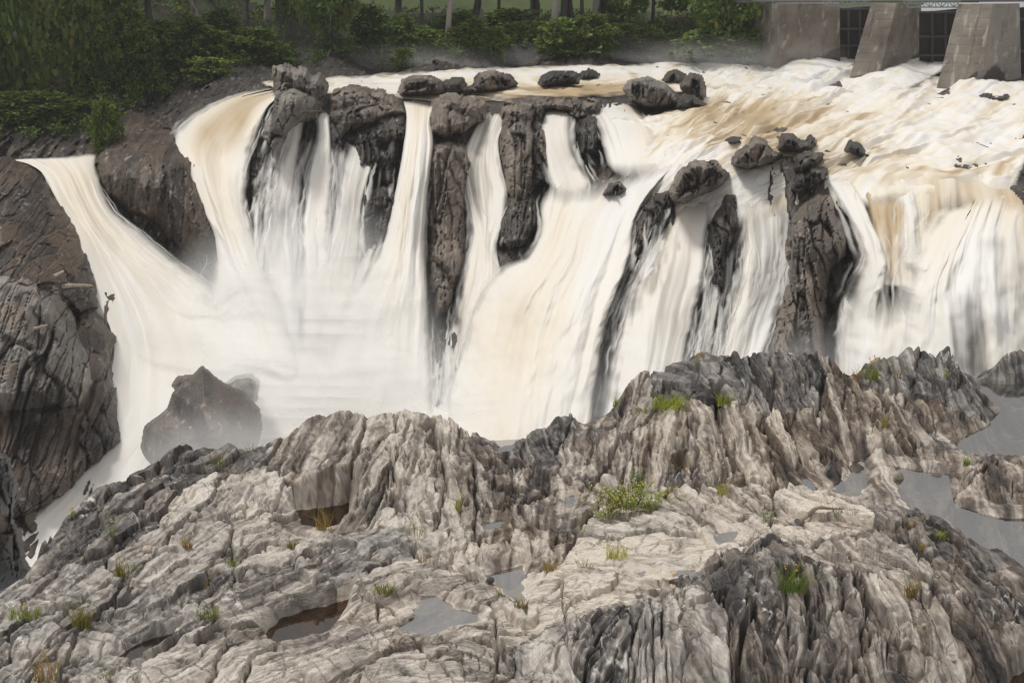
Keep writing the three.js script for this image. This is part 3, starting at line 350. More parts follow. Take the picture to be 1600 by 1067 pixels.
WF('lower left curtain of the big right fall dropping from a ledge', [[[1316,418,.9,.1],[1306,450,1,.1],[1298,500,1,.1],[1290,600,1]],[[1350,410,1,.2],[1346,450,1,.2],[1342,500,1,.2],[1338,600,1]],[[1392,412,1,.1],[1392,455,1,.2],[1390,505,1,.2],[1388,600,1]],[[1434,420,1],[1438,460,1,.1],[1438,510,1],[1436,600,1]],[[1458,430,.8],[1464,470,.8],[1466,515,.8],[1464,600,1]]], { off: 2.4, bulge: 0.8, feather: 12, streak: 1.0, amp: 0.5, cover: 0.95, tanVar: 0.5, ends: [0.5, 0.06] });
WF('cream curtain at the right edge below the brown swirl', [[[1530,430,.9],[1526,470,1],[1530,520,1],[1534,600,1]],[[1570,415,1,.2],[1574,460,1,.2],[1580,510,1,.1],[1584,600,1]],[[1650,410,1,.3],[1650,460,1,.3],[1650,510,1,.2],[1650,600,1]]], { off: 2.4, bulge: 0.6, feather: 10, streak: 0.6, amp: 0.5, ends: [0.4, 0.06] });
// thin threads over the dark rock between the falls
const VEIL = { cover: 0.4, off: 0.85, feather: 9, streak: 1.25, amp: 0.12, sv: 0.1, threads: 34, inside: 0.9, tan: 0.02, tanVar: 0.15, ends: [0.12, 0.06] };
WF('faint threads of water over the dark wall behind the twin cascades', [[[434,205],[412,290],[402,380,.55],[398,480,.9]],[[482,196],[462,290],[455,380,.5],[450,480,.9]],[[530,214],[520,290],[510,380,.5],[505,480,.9]],[[576,236],[570,300],[562,390,.5],[560,480,.9]],[[624,240,.25],[616,310,.2],[604,390,.35],[596,480,.9]]], { ...VEIL, threads: 20, cover: 0.26 });
WF('grey veil sliding down the dark foot of the rock pillar', [[[676,520,.4],[674,570,.6],[672,640,.9],[672,700,1]],[[700,510,.35],[696,570,.45],[690,640,.8],[690,700,1]],[[724,500,.6],[718,570,.6],[712,640,.9],[712,700,1]]], { ...VEIL, off: 2.1 });
WF('lacy threads on the dark rock edging the wide central fall', [[[996,366],[962,450,.5],[938,540,.55],[922,650,.8]],[[1012,360,.3],[980,450,.35],[958,540,.4],[940,650,.7]],[[1026,372,.45],[1000,450,.5],[980,540,.5],[960,650,.8]]], VEIL);
WF('loose strands over the dark rock between the two right curtains', [[[1104,330],[1098,420],[1084,510,.4],[1064,620,.6]],[[1130,390,.3],[1122,450,.3],[1112,520,.35],[1096,620,.5]],[[1160,330,.5],[1150,430,.4],[1136,520,.45],[1116,620,.6]]], VEIL);
WF('many fine strands between the right curtain and the rock wedge', [[[1168,300,.5],[1166,380,.5],[1152,460,.5],[1124,600,.6]],[[1200,298,.5],[1198,380,.4],[1182,460,.4],[1150,600,.5]],[[1234,300,.5],[1228,380,.5],[1216,460,.5],[1184,600,.6]]], { ...VEIL, off: 1.35 });
WF('trickles dripping over the dark stepped rocks', [[[1000,322],[992,366],[984,430]],[[1026,302],[1014,350],[1000,420]],[[1050,306],[1036,352],[1020,410]]], { ...VEIL, off: 2.5, threads: 16, ends: [0.05, 0.1] });
WF('fine trickles on the dark flank left of the pale pinnacle', [[[424,180],[404,240],[396,320],[400,400,.6]],[[436,200],[420,260],[410,330],[408,410,.6]],[[456,204],[440,270],[428,340],[420,410,.6]]], { ...VEIL, off: 2.2, threads: 20 });
waterSheet('plunge_pool', 'white boiling plunge pool at the foot of the left falls', 'plunge pool', [
  [[280,470],[222,560],[186,640],[150,690],[60,785],[-60,870],[-160,960]],[[380,480],[330,570],[290,650],[250,705],[190,775],[110,870],[0,980]],[[480,500],[470,580],[440,650],[420,705],[380,760],[300,830]],
  [[600,520],[590,580],[580,645],[570,705],[560,760],[540,830]],[[700,580],[690,640],[690,700],[690,750],[690,790],[690,830]],[[900,600],[860,650],[840,700],[830,740],[820,780],[820,830]]], { off: 2.6, amp: 0.3, wave: 0, streak: 0.3, cover: 1.1, feather: 14, tan: 0.12, tanVar: 0.35, kind: 'structure', seed: 40, du: 7, dv: 5, ends: [0.18, 0.02] });
// spray hanging in the gorge and along the far bank: loose sheets of droplets at different distances
{
  const r = rng(31), P = [], C = [], I = [];
  const puff = (px, py, back, w, h, a, yaw) => {
    const D = baseD(px, py) - back, c = at(px, py, D), n = 14, o = P.length / 3, s = r() * 50;
    for (let j = 0; j <= n; j++) for (let i = 0; i <= n; i++) {
      const u = i / n * 2 - 1, v = j / n * 2 - 1, q = u * u + v * v, x = u * w / 2, f = clamp(Math.exp(-q * 2.4) - 0.09) * (0.75 + 0.7 * fbm(u * 1.6 + s, v * 1.6, s, 4)) / 0.9;
      P.push(c.x + x * Math.cos(yaw), c.y + v * h / 2, c.z + x * Math.sin(yaw) - q * w * 0.08 + 0.5 * fbm(u * 2 + s, v * 2, 1, 2)); C.push(0.9, 0.89, 0.87, i % n && j % n ? clamp(f * a) : 0);
    }
    for (let j = 0; j < n; j++) for (let i = 0; i < n; i++) { const k = o + j * (n + 1) + i; I.push(k, k + 1, k + n + 1, k + 1, k + n + 2, k + n + 1); }
  };
  for (const [x, y, b, w, h, a] of [[470,520,4,14,12,.75],[400,470,3,10,10,.5],[520,470,3.5,11,12,.6],[600,480,3,7,9,.3],[540,400,3,8,8,.28],[440,400,3,6,7,.2],[400,600,5,12,10,.6],[300,520,5,9,8,.35],[320,650,12,11,7,.09],[300,720,12,9,5,.28],[350,445,3,8,7,.45],[310,470,3,7,6,.4],[330,560,5,10,7,.4],[500,620,5,12,9,.5],[600,610,5,11,9,.4],[250,520,4,8,7,.25],[560,600,5,13,10,.6],[440,620,6,12,8,.5],[600,540,4,9,10,.35],[650,650,5,10,7,.5],[480,400,3,7,8,.3],[380,700,7,12,5,.45],[760,640,5,10,7,.4],[310,735,4,10,4,.4],[880,640,5,9,6,.3],[1050,590,4,10,6,.32],[1250,570,4,9,5,.22],[1420,570,4,11,5,.25],
    [450,100,2,16,3.5,.22],[640,98,2,18,3,.2],[820,92,2,17,2.6,.18],[1000,88,3,16,3,.2],[1120,92,3,12,3.5,.3],[1240,88,3,10,3,.15],[560,60,3,22,6,.1]]) puff(x, y, b, w, h, a, (r() - 0.5) * 0.7);
  const N = new Float32Array(P.length); for (let k = 0; k < N.length; k += 3) { N[k + 1] = 0.85; N[k + 2] = 0.527; }
  tag(put('mist', geo(P, I, C, N, null, 4), new THREE.MeshStandardMaterial({ vertexColors: true, transparent: true, roughness: 1, side: THREE.DoubleSide })), 'white spray drifting over the plunge pool and the far bank', 'mist', null, 'stuff').castShadow = false;
}
// ---------------------------------------------------------------- the bedrock in front: crest line and heights, [pixel x, pixel y, height below the eye]
const CREST = [[-140,935,-14.9],[-60,930,-14.9],[0,925,-14.8],[40,900,-14.7],[60,870,-14.6],[110,800,-14.5],[165,755,-14.4],[230,725,-14.3],[280,698,-14.1],[340,704,-14.2],[400,696,-14.1],[450,680,-13.9],[480,655,-13.6],[530,641,-13.4],[575,650,-13.5],[640,644,-13.4],[690,650,-13.5],[720,668,-13.7],[745,684,-14.0],[800,687,-14.1],[830,682,-14.1],[880,657,-13.8],[915,657,-13.9],[950,642,-13.7],[985,597,-13.1],[1010,580,-12.9],[1060,570,-12.7],[1090,558,-12.5],[1150,553,-12.4],[1230,549,-12.4],[1290,558,-12.6],[1312,577,-12.9],[1326,582,-13.0],[1350,572,-12.9],[1400,556,-12.8],[1450,553,-12.9],[1500,558,-13.1],[1530,577,-13.6],[1545,563,-13.4],[1575,549,-13.3],[1610,552,-13.4],[1680,556,-13.4],[1760,560,-13.4]];
const INNER = [[500,800,-14.6],[470,740,-14.1],[500,770,-14.2],[430,760,-14.15],[640,700,-13.7],[630,760,-14.0],[610,830,-14.3],[700,750,-14.0],[700,830,-14.3],[800,740,-14.3],[800,800,-14.35],[800,860,-14.4],[790,905,-14.5],[740,800,-14.25],
  [420,800,-14.25],[350,780,-14.15],[300,850,-14.2],[200,900,-14.3],[200,800,-14.35],[100,960,-14.3],[0,1000,-14.3],[100,1067,-14.1],[0,1100,-14.2],[-100,1020,-14.4],[230,1015,-14.5],[300,960,-14.3],[300,1060,-14.2],[400,900,-14.25],[480,890,-14.2],[480,935,-14.4],[480,980,-14.6],[560,950,-14.32],[680,960,-14.35],[620,900,-14.15],[700,900,-14.25],[740,930,-14.25],[600,1010,-14.25],[700,1030,-14.2],[450,1035,-14.35],[350,1000,-14.2],[400,960,-14.3],[600,1067,-14.4],[600,1120,-14.6],[770,1000,-14.25],[812,985,-14.7],[812,1050,-14.7],
  [870,900,-14.1],[880,1000,-14.0],[880,1067,-14.0],[880,1120,-14.0],[920,700,-14.0],[930,780,-14.3],[870,780,-14.35],[880,840,-14.35],[1050,640,-13.1],[1050,700,-13.6],[1050,728,-13.85],[1060,760,-14.0],[1000,800,-14.1],[1000,740,-14.0],[1020,860,-14.0],[1080,900,-13.9],[1000,930,-13.9],[1180,620,-12.9],[1230,700,-13.5],[1200,760,-13.9],[1280,640,-13.2],[1330,745,-14.0],[1390,700,-13.75],[1400,800,-13.85],[1300,800,-13.85],[1200,810,-13.9],[1130,830,-14.0],[1130,690,-13.5],
  [1400,600,-13.2],[1450,640,-13.5],[1480,690,-13.95],[1500,722,-13.95],[1560,742,-13.55],[1560,765,-13.8],[1560,795,-14.1],[1640,760,-13.7],[1440,815,-13.45],[1500,860,-13.65],[1560,890,-13.85],[1600,650,-14.1],[1450,770,-14.2],[1620,850,-14.2],[1200,868,-13.35],[1170,920,-13.4],[1180,1000,-13.8],[1200,1067,-14.3],[1020,945,-13.6],[1030,1000,-13.8],[1030,1067,-14.3],[950,960,-13.8],[930,1067,-14.5],[1110,940,-13.5],[1110,1010,-13.8],[1340,880,-13.5],[1300,850,-13.6],[1320,960,-13.7],[1340,1067,-14.4],[1420,900,-13.45],[1450,980,-13.8],[1480,1067,-14.5],[1540,960,-14.0],[1590,1055,-14.8],[1680,1000,-14.5],[1030,1110,-14.6],[1200,1110,-14.6],[1400,1110,-14.8]];
const baseH = rbf([...CREST, ...INNER].map(([px, py, h]) => { const D = distAt(px, py, h), r = ray(px, py); return [(r[0] / r[2]) * D, D, h]; }), 2, 0.35);
const crestPts = CREST.map(([px, py, h]) => { const D = distAt(px, py, h), r = ray(px, py); return [r[0] / r[2], D]; });
const crestD = (a) => pl(crestPts, a);
function hit(px, py) {     // where a line of sight meets the smooth bedrock: [x, distance, height]
  const r = ray(px, py); let D = 17; for (; D < 48; D += 0.05) { const x = (r[0] / r[2]) * D, y = (r[1] / r[2]) * D; if (y <= baseH(x, D)) break; } return [(r[0] / r[2]) * D, D, (r[1] / r[2]) * D];
}
// regions of bedrock: pixel, direction of the layers in the picture, look
// [px, py, dx, dy, tone 0..1, warm 0..1, flute, step height, step width, block length, block width, veins, label]
const REGIONS = [
  [190,790,1,-.75,.22,.2,.06,.10,.5,1.6,.7,.3,'dark grey layered slope with white veins facing the gorge at the left'],
  [300,725,1,-.4,.16,.15,.07,.1,.5,1.2,.6,.1,'blackish rock rim above the gorge left of the pale slope'],
  [90,960,1,-.75,.42,.12,.05,.08,.5,1.7,.6,.6,'grey ledge with white quartz lines at the lower left corner'],
  [120,1050,1,-.8,.45,.15,.05,.08,.5,1.4,.6,.5,'grey rock with dry grass in its cracks at the bottom left'],
  [355,775,1,-1.1,.72,.3,.05,.08,.5,1.3,.55,.35,'pale grey streaked rock slope left of the smooth hump'],
  [300,860,1,-.7,.6,.2,.05,.09,.55,1.5,.6,.3,'mid grey wrinkled rock slope below the pale slope'],
  [260,950,1,-.8,.42,.1,.05,.1,.6,1.8,.8,.55,'grey rock back veined with white above the small brown pool'],
  [515,700,-.45,1,.5,.35,.06,.05,.6,2.6,1.6,.1,'smooth rounded hump overhanging a dark pool'],
  [575,760,-.35,1,.55,.4,.09,.06,.4,2.2,.7,.1,'fluted rock flank right of the smooth hump'],
  [650,735,-.2,1,.72,.4,.08,.08,.5,2.4,.6,.15,'pale fluted rock slabs with a broken notch in the middle'],
  [715,740,.05,1,.55,.35,.1,.08,.4,1.6,.5,.15,'upright fluted rock ribs right of the notched slab'],
  [690,825,.1,1,.7,.35,.06,.07,.4,.7,.5,.25,'pale broken foot of the fluted slabs'],
  [800,745,-.1,1,.36,.35,.09,.12,.4,.6,.5,.05,'dark jumble of broken blocks in the middle of the outcrop'],
  [830,695,.4,1,.2,.1,.07,.1,.4,.6,.5,.1,'low dark blocky crest before the wide central fall'],
  [800,850,-.05,1,.5,.45,.08,.1,.5,.9,.8,.1,'brown fluted ledge above the middle puddle'],
  [925,705,.05,1,.5,.35,.08,.08,.4,1.0,.6,.1,'rounded rock columns below the left end of the high ridge'],
  [895,780,.1,1,.5,.35,.08,.1,.4,.8,.6,.05,'stack of rounded blocks left of the leafy bush'],
  [975,640,-.35,1,.42,.3,.08,.06,.5,2.0,.7,.1,'leaning rock shoulder at the left end of the high ridge'],
  [1050,690,-.12,1,.58,.5,.11,.06,.4,2.2,.6,.3,'pale folded rock hump with a dark hollow in its foot'],
  [1115,680,.25,1,.56,.5,.11,.08,.4,1.4,.5,.15,'rib of wavy pale rock right of the hollowed hump'],
  [1075,590,1,.5,.14,.02,.06,.1,.5,.8,.6,.1,'black wet rock knobs at the left end of the ridge crest'],
  [1225,600,.42,1,.2,.12,.13,.1,.36,2.6,.4,.05,'dark wet top of the high fluted ridge'],
  [1270,690,.5,1,.38,.55,.13,.08,.36,2.4,.4,.1,'brown fluted flank of the high ridge'],
  [1350,660,.4,1,.42,.45,.13,.08,.36,2.4,.4,.1,'right edge of the high ridge with a long pale rib'],
  [1375,750,.4,1,.58,.4,.1,.08,.4,1.2,.5,.1,'pale foot of the high ridge between two pools'],
  [1440,590,.4,1,.18,.05,.09,.12,.4,1.2,.5,.15,'dark crest of the second ridge with white quartz patches'],
  [1460,660,.45,1,.32,.4,.11,.08,.36,2.0,.45,.1,'brown fluted flank of the second ridge running into the pool'],
  [1590,572,.3,1,.16,.05,.08,.1,.5,.9,.5,.1,'dark knobby rock at the right edge behind the upper pool'],
  [1575,755,.1,1,.45,.4,.12,.05,.5,1.4,.4,.15,'cracked brown rock block standing in the right pool'],
  [1500,728,.3,1,.42,.4,.1,.05,.5,1.0,.5,.05,'low brown rock neck between the two right pools'],
  [1025,855,1,.12,.95,.5,.025,.05,.9,2.6,1.6,.05,'smooth cream coloured slab below the leafy bush'],
  [990,810,1,.3,.8,.35,.05,.06,.6,1.2,.6,.15,'whitish crumbled slab under the leafy bush'],
  [1130,800,1,.62,.68,.45,.07,.1,.4,1.8,.5,.1,'slanting layered slab right of the leafy bush'],
  [1290,815,1,.45,.8,.5,.05,.07,.5,2.0,.6,.1,'cream rock slab beside the driftwood log'],
  [1365,860,1,.62,.62,.35,.07,.1,.45,2.0,.6,.15,'grey layered slab sloping right below the driftwood log'],
  [1450,825,.5,1,.25,.2,.09,.1,.4,.9,.5,.1,'dark knob between the lower right slabs and the pool'],
  [1180,890,.35,1,.2,.15,.08,.12,.4,.7,.5,.25,'dark craggy knob in the lower right middle'],
  [1180,1000,.1,1,.3,.3,.13,.1,.4,1.4,.4,.25,'dark cleft rock face with a deep black crack'],
  [1040,985,.05,1,.62,.1,.09,.05,.45,3.0,.45,.12,'upright grey fluted slabs at the lower middle'],
  [1100,990,.3,1,.58,.15,.07,.06,.5,1.0,.6,.15,'grey slab of swirling folds beside the upright flutes'],
  [945,1020,-.3,1,.2,.15,.08,.08,.4,1.4,.4,.9,'dark rock streaked with many white quartz lines'],
  [880,930,1,.02,.85,.45,.03,.05,.9,1.1,.9,.1,'pale squared slab with straight cracks'],
  [870,1030,.02,1,.66,.15,.05,.05,.6,1.3,.9,.15,'light grey squared slab at the bottom with white threads'],
  [1290,960,.15,1,.38,.25,.11,.09,.45,1.6,.6,.3,'tall grey rock face with white vein lines at the lower right'],
  [1290,1050,.1,1,.36,.3,.11,.1,.4,.9,.5,.1,'broken rock lumps at the bottom right'],
  [1420,960,.35,1,.52,.35,.1,.08,.5,2.0,.7,.1,'light grey fluted rib at the lower right'],
  [1400,1050,.4,1,.45,.3,.1,.08,.45,1.0,.5,.1,'ribbed rock tongues at the bottom right edge'],
  [1540,940,.6,1,.3,.3,.1,.09,.45,1.8,.5,.2,'dark brown slope at the right edge below the pool'],
  [590,930,1,-.3,.72,.4,.05,.08,.7,1.8,.8,.1,'pale wrinkled shelf left of the flat puddle'],
  [740,965,1,-.2,.72,.42,.05,.08,.8,1.8,.9,.08,'pale shelf around the flat puddle'],
  [700,1040,1,.12,.62,.3,.06,.1,.6,1.5,.8,.08,'ledge of pale folded rock at the bottom middle'],
  [480,1040,1,-.45,.62,.3,.05,.1,.6,1.8,.7,.15,'pale folded shelf below the long dark pool'],
  [330,1030,1,-.6,.6,.3,.05,.09,.6,1.5,.7,.12,'rounded shelf between two brown pools at the bottom'],
  [440,930,1,-.35,.5,.2,.07,.14,.9,1.8,.9,.25,'thick grey ledge above the long dark pool'],
  [560,870,1,-.4,.46,.12,.06,.09,.5,1.5,.6,.4,'grey speckled ledge in the middle left'],
  [430,845,1,-.4,.7,.3,.05,.09,.6,1.0,.7,.15,'rounded pale blocks beside the dark pool under the hump'],
].map(([px, py, dx, dy, tone, warm, fl, sh, sw, bl, bw, vein, label], i) => {
  const a = hit(px, py), b = hit(px + dx * 12, py + dy * 12), l = Math.hypot(b[0] - a[0], b[1] - a[1]) || 1;
  return { x: a[0], z: a[1], c: (b[0] - a[0]) / l, s: (b[1] - a[1]) / l, tone, warm, fl, sh, sw, bl, bw, vein, label, i };
});
// pools: outline in pixels, colour of the bed
const POOLS = [
  ['upper_pool', 'wide pale grey pool at the right edge behind the brown rock block', -14.0, [[1532,598],[1600,600],[1760,604],[1760,714],[1600,713],[1512,712],[1494,700],[1502,684],[1548,662],[1564,640],[1546,628],[1530,612]]],
  ['lower_pool', 'long grey pool curving round the brown rock block at the right', -14.0, [[1398,728],[1438,738],[1486,742],[1500,792],[1560,812],[1760,816],[1760,905],[1610,895],[1578,868],[1522,850],[1482,812],[1422,796],[1404,772]]],
  ['puddle', 'bright sky reflecting puddle under the right edge of the high ridge', null, [[1326,716],[1346,720],[1360,738],[1352,772],[1334,780],[1298,766],[1322,744]]],
  ['puddle', 'thin bright puddle in a groove of the high ridge foot', null, [[1246,740],[1258,740],[1278,768],[1268,772]]],
  ['puddle', 'shallow brown edged puddle on the slanting layered slab', null, [[1112,832],[1160,828],[1152,846],[1124,852]]],
  ['puddle', 'small square puddle on the cream slab', null, [[1050,888],[1094,890],[1092,904],[1052,904]]],
  ['puddle', 'thin pinkish puddle left of the small square puddle', null, [[990,894],[1006,892],[1026,902],[1000,902]]],
  ['puddle', 'grey puddle in the corner below the brown fluted ledge', null, [[750,896],[785,890],[820,880],[824,920],[822,962],[800,940],[770,915]]],
  ['puddle', 'flat violet grey puddle in the pale shelf', null, [[652,926],[690,930],[712,948],[752,958],[742,972],[700,985],[672,998],[618,982],[646,966]]],
  ['dark_pool', 'long dark brown pool under the thick grey ledge', null, [[408,992],[440,965],[490,950],[548,936],[540,958],[518,985],[478,1004],[428,1014]]],
  ['dark_pool', 'small dark brown pool at the lower left', null, [[172,1034],[214,1004],[256,992],[282,988],[256,1014],[208,1040]]],
  ['dark_pool', 'black pool hidden under the smooth hump', null, [[458,798],[500,793],[548,786],[546,812],[506,826],[474,820]]],
  ['puddle', 'white puddle on the low dark crest', null, [[776,692],[806,690],[800,704],[780,706]]],
  ['puddle', 'little bright puddle on top of the brown fluted ledge', null, [[760,818],[786,814],[784,826],[764,828]]],
  ['puddle', 'upright sliver of bright water between rounded blocks', null, [[884,776],[897,776],[896,796],[886,798]]],
  ['dark_pool', 'dark water at the lower right corner', null, [[1580,1056],[1640,1040],[1760,1060],[1760,1120],[1570,1120]]],
].map(([name, label, h, poly]) => {
  const cx = poly.reduce((s, p) => s + Math.min(p[0], 1650), 0) / poly.length, cy = poly.reduce((s, p) => s + p[1], 0) / poly.length, lv = h ?? hit(cx, cy)[2] - 0.03;
  const W = poly.map(([px, py]) => { const D = distAt(px, py, lv), r = ray(px, py); return [(r[0] / r[2]) * D, D]; }), xs = W.map((p) => p[0]), zs = W.map((p) => p[1]);
  return { name, label, lv, W, box: [Math.min(...xs) - 0.9, Math.max(...xs) + 0.9, Math.min(...zs) - 0.9, Math.max(...zs) + 0.9], deep: name === 'puddle' ? 0.1 : name === 'dark_pool' ? 0.5 : 0.3 };
});
// the deepest open cracks and one hollow: [half width, depth, pixels along the crack]
const CRACKS = [[.1,.5,[[1182,930],[1172,975],[1155,1005],[1160,1075]]],[.07,.4,[[574,652],[562,690],[546,735],[524,795]]],[.05,.3,[[690,690],[696,760],[686,822]]],[.07,.3,[[300,812],[240,868],[188,922],[122,990],[88,1065]]],[.03,.16,[[846,945],[880,942],[908,948]]],[.03,.16,[[880,905],[882,960],[886,1020]]],[.03,.16,[[846,1002],[880,998],[906,1004]]],
  [.04,.3,[[1017,935],[1020,1000],[1023,1080]]],[.035,.25,[[986,950],[990,1010],[992,1080]]],[.04,.25,[[1036,955],[1040,1010],[1046,1080]]],[.06,.25,[[408,986],[470,942],[548,914],[640,902]]],[.07,.35,[[962,690],[942,742],[906,768]]],[.05,.25,[[1345,790],[1400,832],[1440,872]]],[.13,.4,[[1314,588],[1368,650],[1394,712]]],[.05,.3,[[640,660],[612,735],[572,820]]],[.05,.25,[[560,925],[610,945],[655,1000],[700,1067]]],[.05,.3,[[770,955],[778,1010],[768,1075]]],[.06,.3,[[740,720],[745,790],[738,850]]],[.05,.25,[[880,735],[930,770],[985,775]]],[.06,.3,[[1240,870],[1262,930],[1268,1010]]],[.05,.25,[[1330,860],[1350,930],[1362,1010]]],[.04,.2,[[420,850],[350,900],[300,945]]],[.18,.75,[[1058,708],[1064,724]]],[.06,.3,[[1110,600],[1130,670],[1150,740]]],[.06,.3,[[1180,570],[1220,650],[1250,720]]],[.06,.3,[[1240,565],[1290,660],[1318,710]]]].map(([w, d, l]) => { const W = l.map(([px, py]) => hit(px, py)), xs = W.map((p) => p[0]), zs = W.map((p) => p[1]); return { w, d, W, box: [Math.min(...xs) - 0.4, Math.max(...xs) + 0.4, Math.min(...zs) - 0.4, Math.max(...zs) + 0.4] }; });
const RK = { r: 0, block: 0, edge: 0, tone: 0 };
function bedrock(x, z) {     // height below the eye, with region, block and colour inputs left in RK
  const wx = x + 0.42 * fbm(x * 1.1, z * 1.1, 2.2, 4), wz = z + 0.5 * fbm(x * 1.1 + 9, z * 1.1, 5.1, 4);
  let d1 = 1e9, d2 = 1e9, R = REGIONS[0];
  for (const g of REGIONS) { const dx = wx - g.x, dz = wz - g.z; if (dx > 6 || dx < -6 || dz > 7 || dz < -7) continue; const u = (dx * g.c + dz * g.s) * 0.72, v = -dx * g.s + dz * g.c, d = Math.sqrt(u * u + v * v); if (d < d1) { d2 = d1; d1 = d; R = g; } else if (d < d2) d2 = d; }
  const dx = x - R.x, dz = z - R.z, fold = fbm(x * 1.1 + R.i, z * 1.1, R.i * 3.7, 3), s = dx * R.c + dz * R.s + 0.1 * fold, t = -dx * R.s + dz * R.c + 0.17 * fold;
  const b = cells(s / (R.bl * 1.05) + 0.15 * fold, t / R.bw + 0.35 * fold, R.i), bord = d2 - d1, id = b.id, br = b.r, bx = b.dx, by = b.dy, bd = (b.f2 - b.f1) * Math.min(R.bw, R.bl);
  let h = baseH(x, z) + 0.16 * fbm(x * 0.7, z * 0.7, 1.3, 3);
  h += (br - 0.5) * R.sh * 2.6 + bx * R.sh * 1.0 * (hash(id & 255, R.i, 5) - 0.5) * 2 + by * R.sh * 2.4 * (hash(id & 255, R.i, 6) - 0.35);
  const q = t / R.sw + 0.5 * noise(s * 0.6, t * 0.9, R.i), fr = q - Math.floor(q), saw = fr < 0.8 ? fr / 0.8 : (1 - fr) / 0.2; h += R.sh * 0.75 * (saw - 0.5);
  const f1 = Math.min(1, Math.abs(noise(t * 1.9, s * 0.17, R.i + 0.5)) * 4.6), f2 = Math.min(1, Math.abs(noise(t * 5.2 + 0.5 * fold, s * 0.4, R.i + 4.5)) * 3), f3 = noise(t * 15, s * 0.9, R.i + 8.5);
  const ridge = sstep(0.085, 0.13, R.fl); h += R.fl * lerp(0.4, 1, sstep(-0.1, 1.5, crestD(x / z) - z)) * (lerp(0.65, 1.2, ridge) * (f1 - 0.75) + lerp(0.45, 0.6, ridge) * (f2 - 0.7) + 0.25 * f3);
  const crackW = 0.03 + 0.04 * br, deepness = (0.09 + 0.3 * hash(id & 255, R.i, 8) ** 2) * sstep(-0.25, 0.2, noise(x * 1.1 + 5, z * 1.1, R.i));
  h -= deepness * sstep(crackW, 0, bd) + 0.26 * sstep(0.1, 0, bord) * (0.15 + 0.85 * sstep(-0.2, 0.2, noise(x * 1.3, z * 1.3, 7)));
  const cr2 = Math.abs(noise(s * 1.7 + fold, t * 1.1 + 3, R.i + 11)), cr3 = Math.abs(noise(t * 4.2 + 0.5 * fold, s * 0.4, R.i + 15)), cr4 = Math.abs(noise(s * 2.6, t * 0.9 + fold, R.i + 19)), cm = sstep(-0.15, 0.25, noise(x * 1.2 + 3, z * 1.2, 60));
  h -= 0.1 * sstep(0.04, 0.005, cr2) * cm + (0.06 + R.fl) * sstep(0.07, 0.01, cr3) * sstep(-0.3, 0.2, noise(s * 0.8, t * 2, R.i + 70)) + 0.09 * sstep(0.03, 0.004, cr4) * (1 - cm);
  h += 0.035 * fbm(x * 3.5, z * 3.5, 3.3, 4) + 0.014 * fbm(x * 14, z * 14, 5.3, 3); { const lump = Math.min(1, Math.abs(noise(x * 2.1 + fold, z * 2.1, R.i + 50)) * 4); h += 0.05 * (lump - 0.8) * sstep(0, 0.3, noise(x * 0.6, z * 0.6, 44)); }
  for (const c of CRACKS) if (x > c.box[0] && x < c.box[1] && z > c.box[2] && z < c.box[3]) {
    const X = x + 0.09 * noise(x * 2.2, z * 2.2, 21) + 0.03 * noise(x * 8, z * 8, 22), Z = z + 0.12 * noise(x * 2.2, z * 2.2, 31); let m = 1e9; for (let k = 1; k < c.W.length; k++) { const [ax, az] = c.W[k - 1], [bx2, bz] = c.W[k], ex = bx2 - ax, ez = bz - az, u = clamp(((X - ax) * ex + (Z - az) * ez) / (ex * ex + ez * ez)); m = Math.min(m, Math.hypot(ax + ex * u - X, az + ez * u - Z)); }
    h -= c.d * sstep(c.w * (0.8 + 0.5 * noise(x * 3, z * 3, 9)), c.w * 0.2, m);
  }
  for (const p of POOLS) if (x > p.box[0] && x < p.box[1] && z > p.box[2] && z < p.box[3]) {
    const d = polyDist(p.W, x + 0.06 * noise(x * 3, z * 3, 4), z + 0.1 * noise(x * 3, z * 3, 9));
    if (d > 0) h = Math.min(h, p.lv + 0.02 - (p.deep + 0.02) * sstep(-0.02, 0.3, d) + 0.03 * fbm(x * 3, z * 3, 7, 3));
    else { const o = -d, reach = p.name === 'puddle' ? 0.3 : 0.8; if (o < reach) h = Math.max(h, p.lv + 0.012 + Math.min(0.1, o * 0.3) * (1 - sstep(reach * 0.6, reach, o)) - 0.3 * sstep(reach * 0.7, reach, o)); if (o < 0.9) h = lerp(Math.min(h, p.lv + 0.05 + o * (p.name === 'dark_pool' ? 2.6 : 0.9)), h, sstep(0.45, 0.9, o)); }
  }
  const Dc = crestD(x / z), over = z - Dc + 0.25 * fbm(x * 1.4, 2, 8, 3); if (over > 0) h -= over * 0.9 + over * over * 0.35;
  RK.r = R; RK.block = id; RK.br = br; RK.s = s; RK.t = t; RK.edge = bd; RK.fold = fold; return h;
}
const PALE = [0.80, 0.715, 0.61], PALEG = [0.68, 0.64, 0.595], GREY = [0.26, 0.24, 0.225], WARM = [0.19, 0.135, 0.097], BLACK = [0.03, 0.028, 0.028];
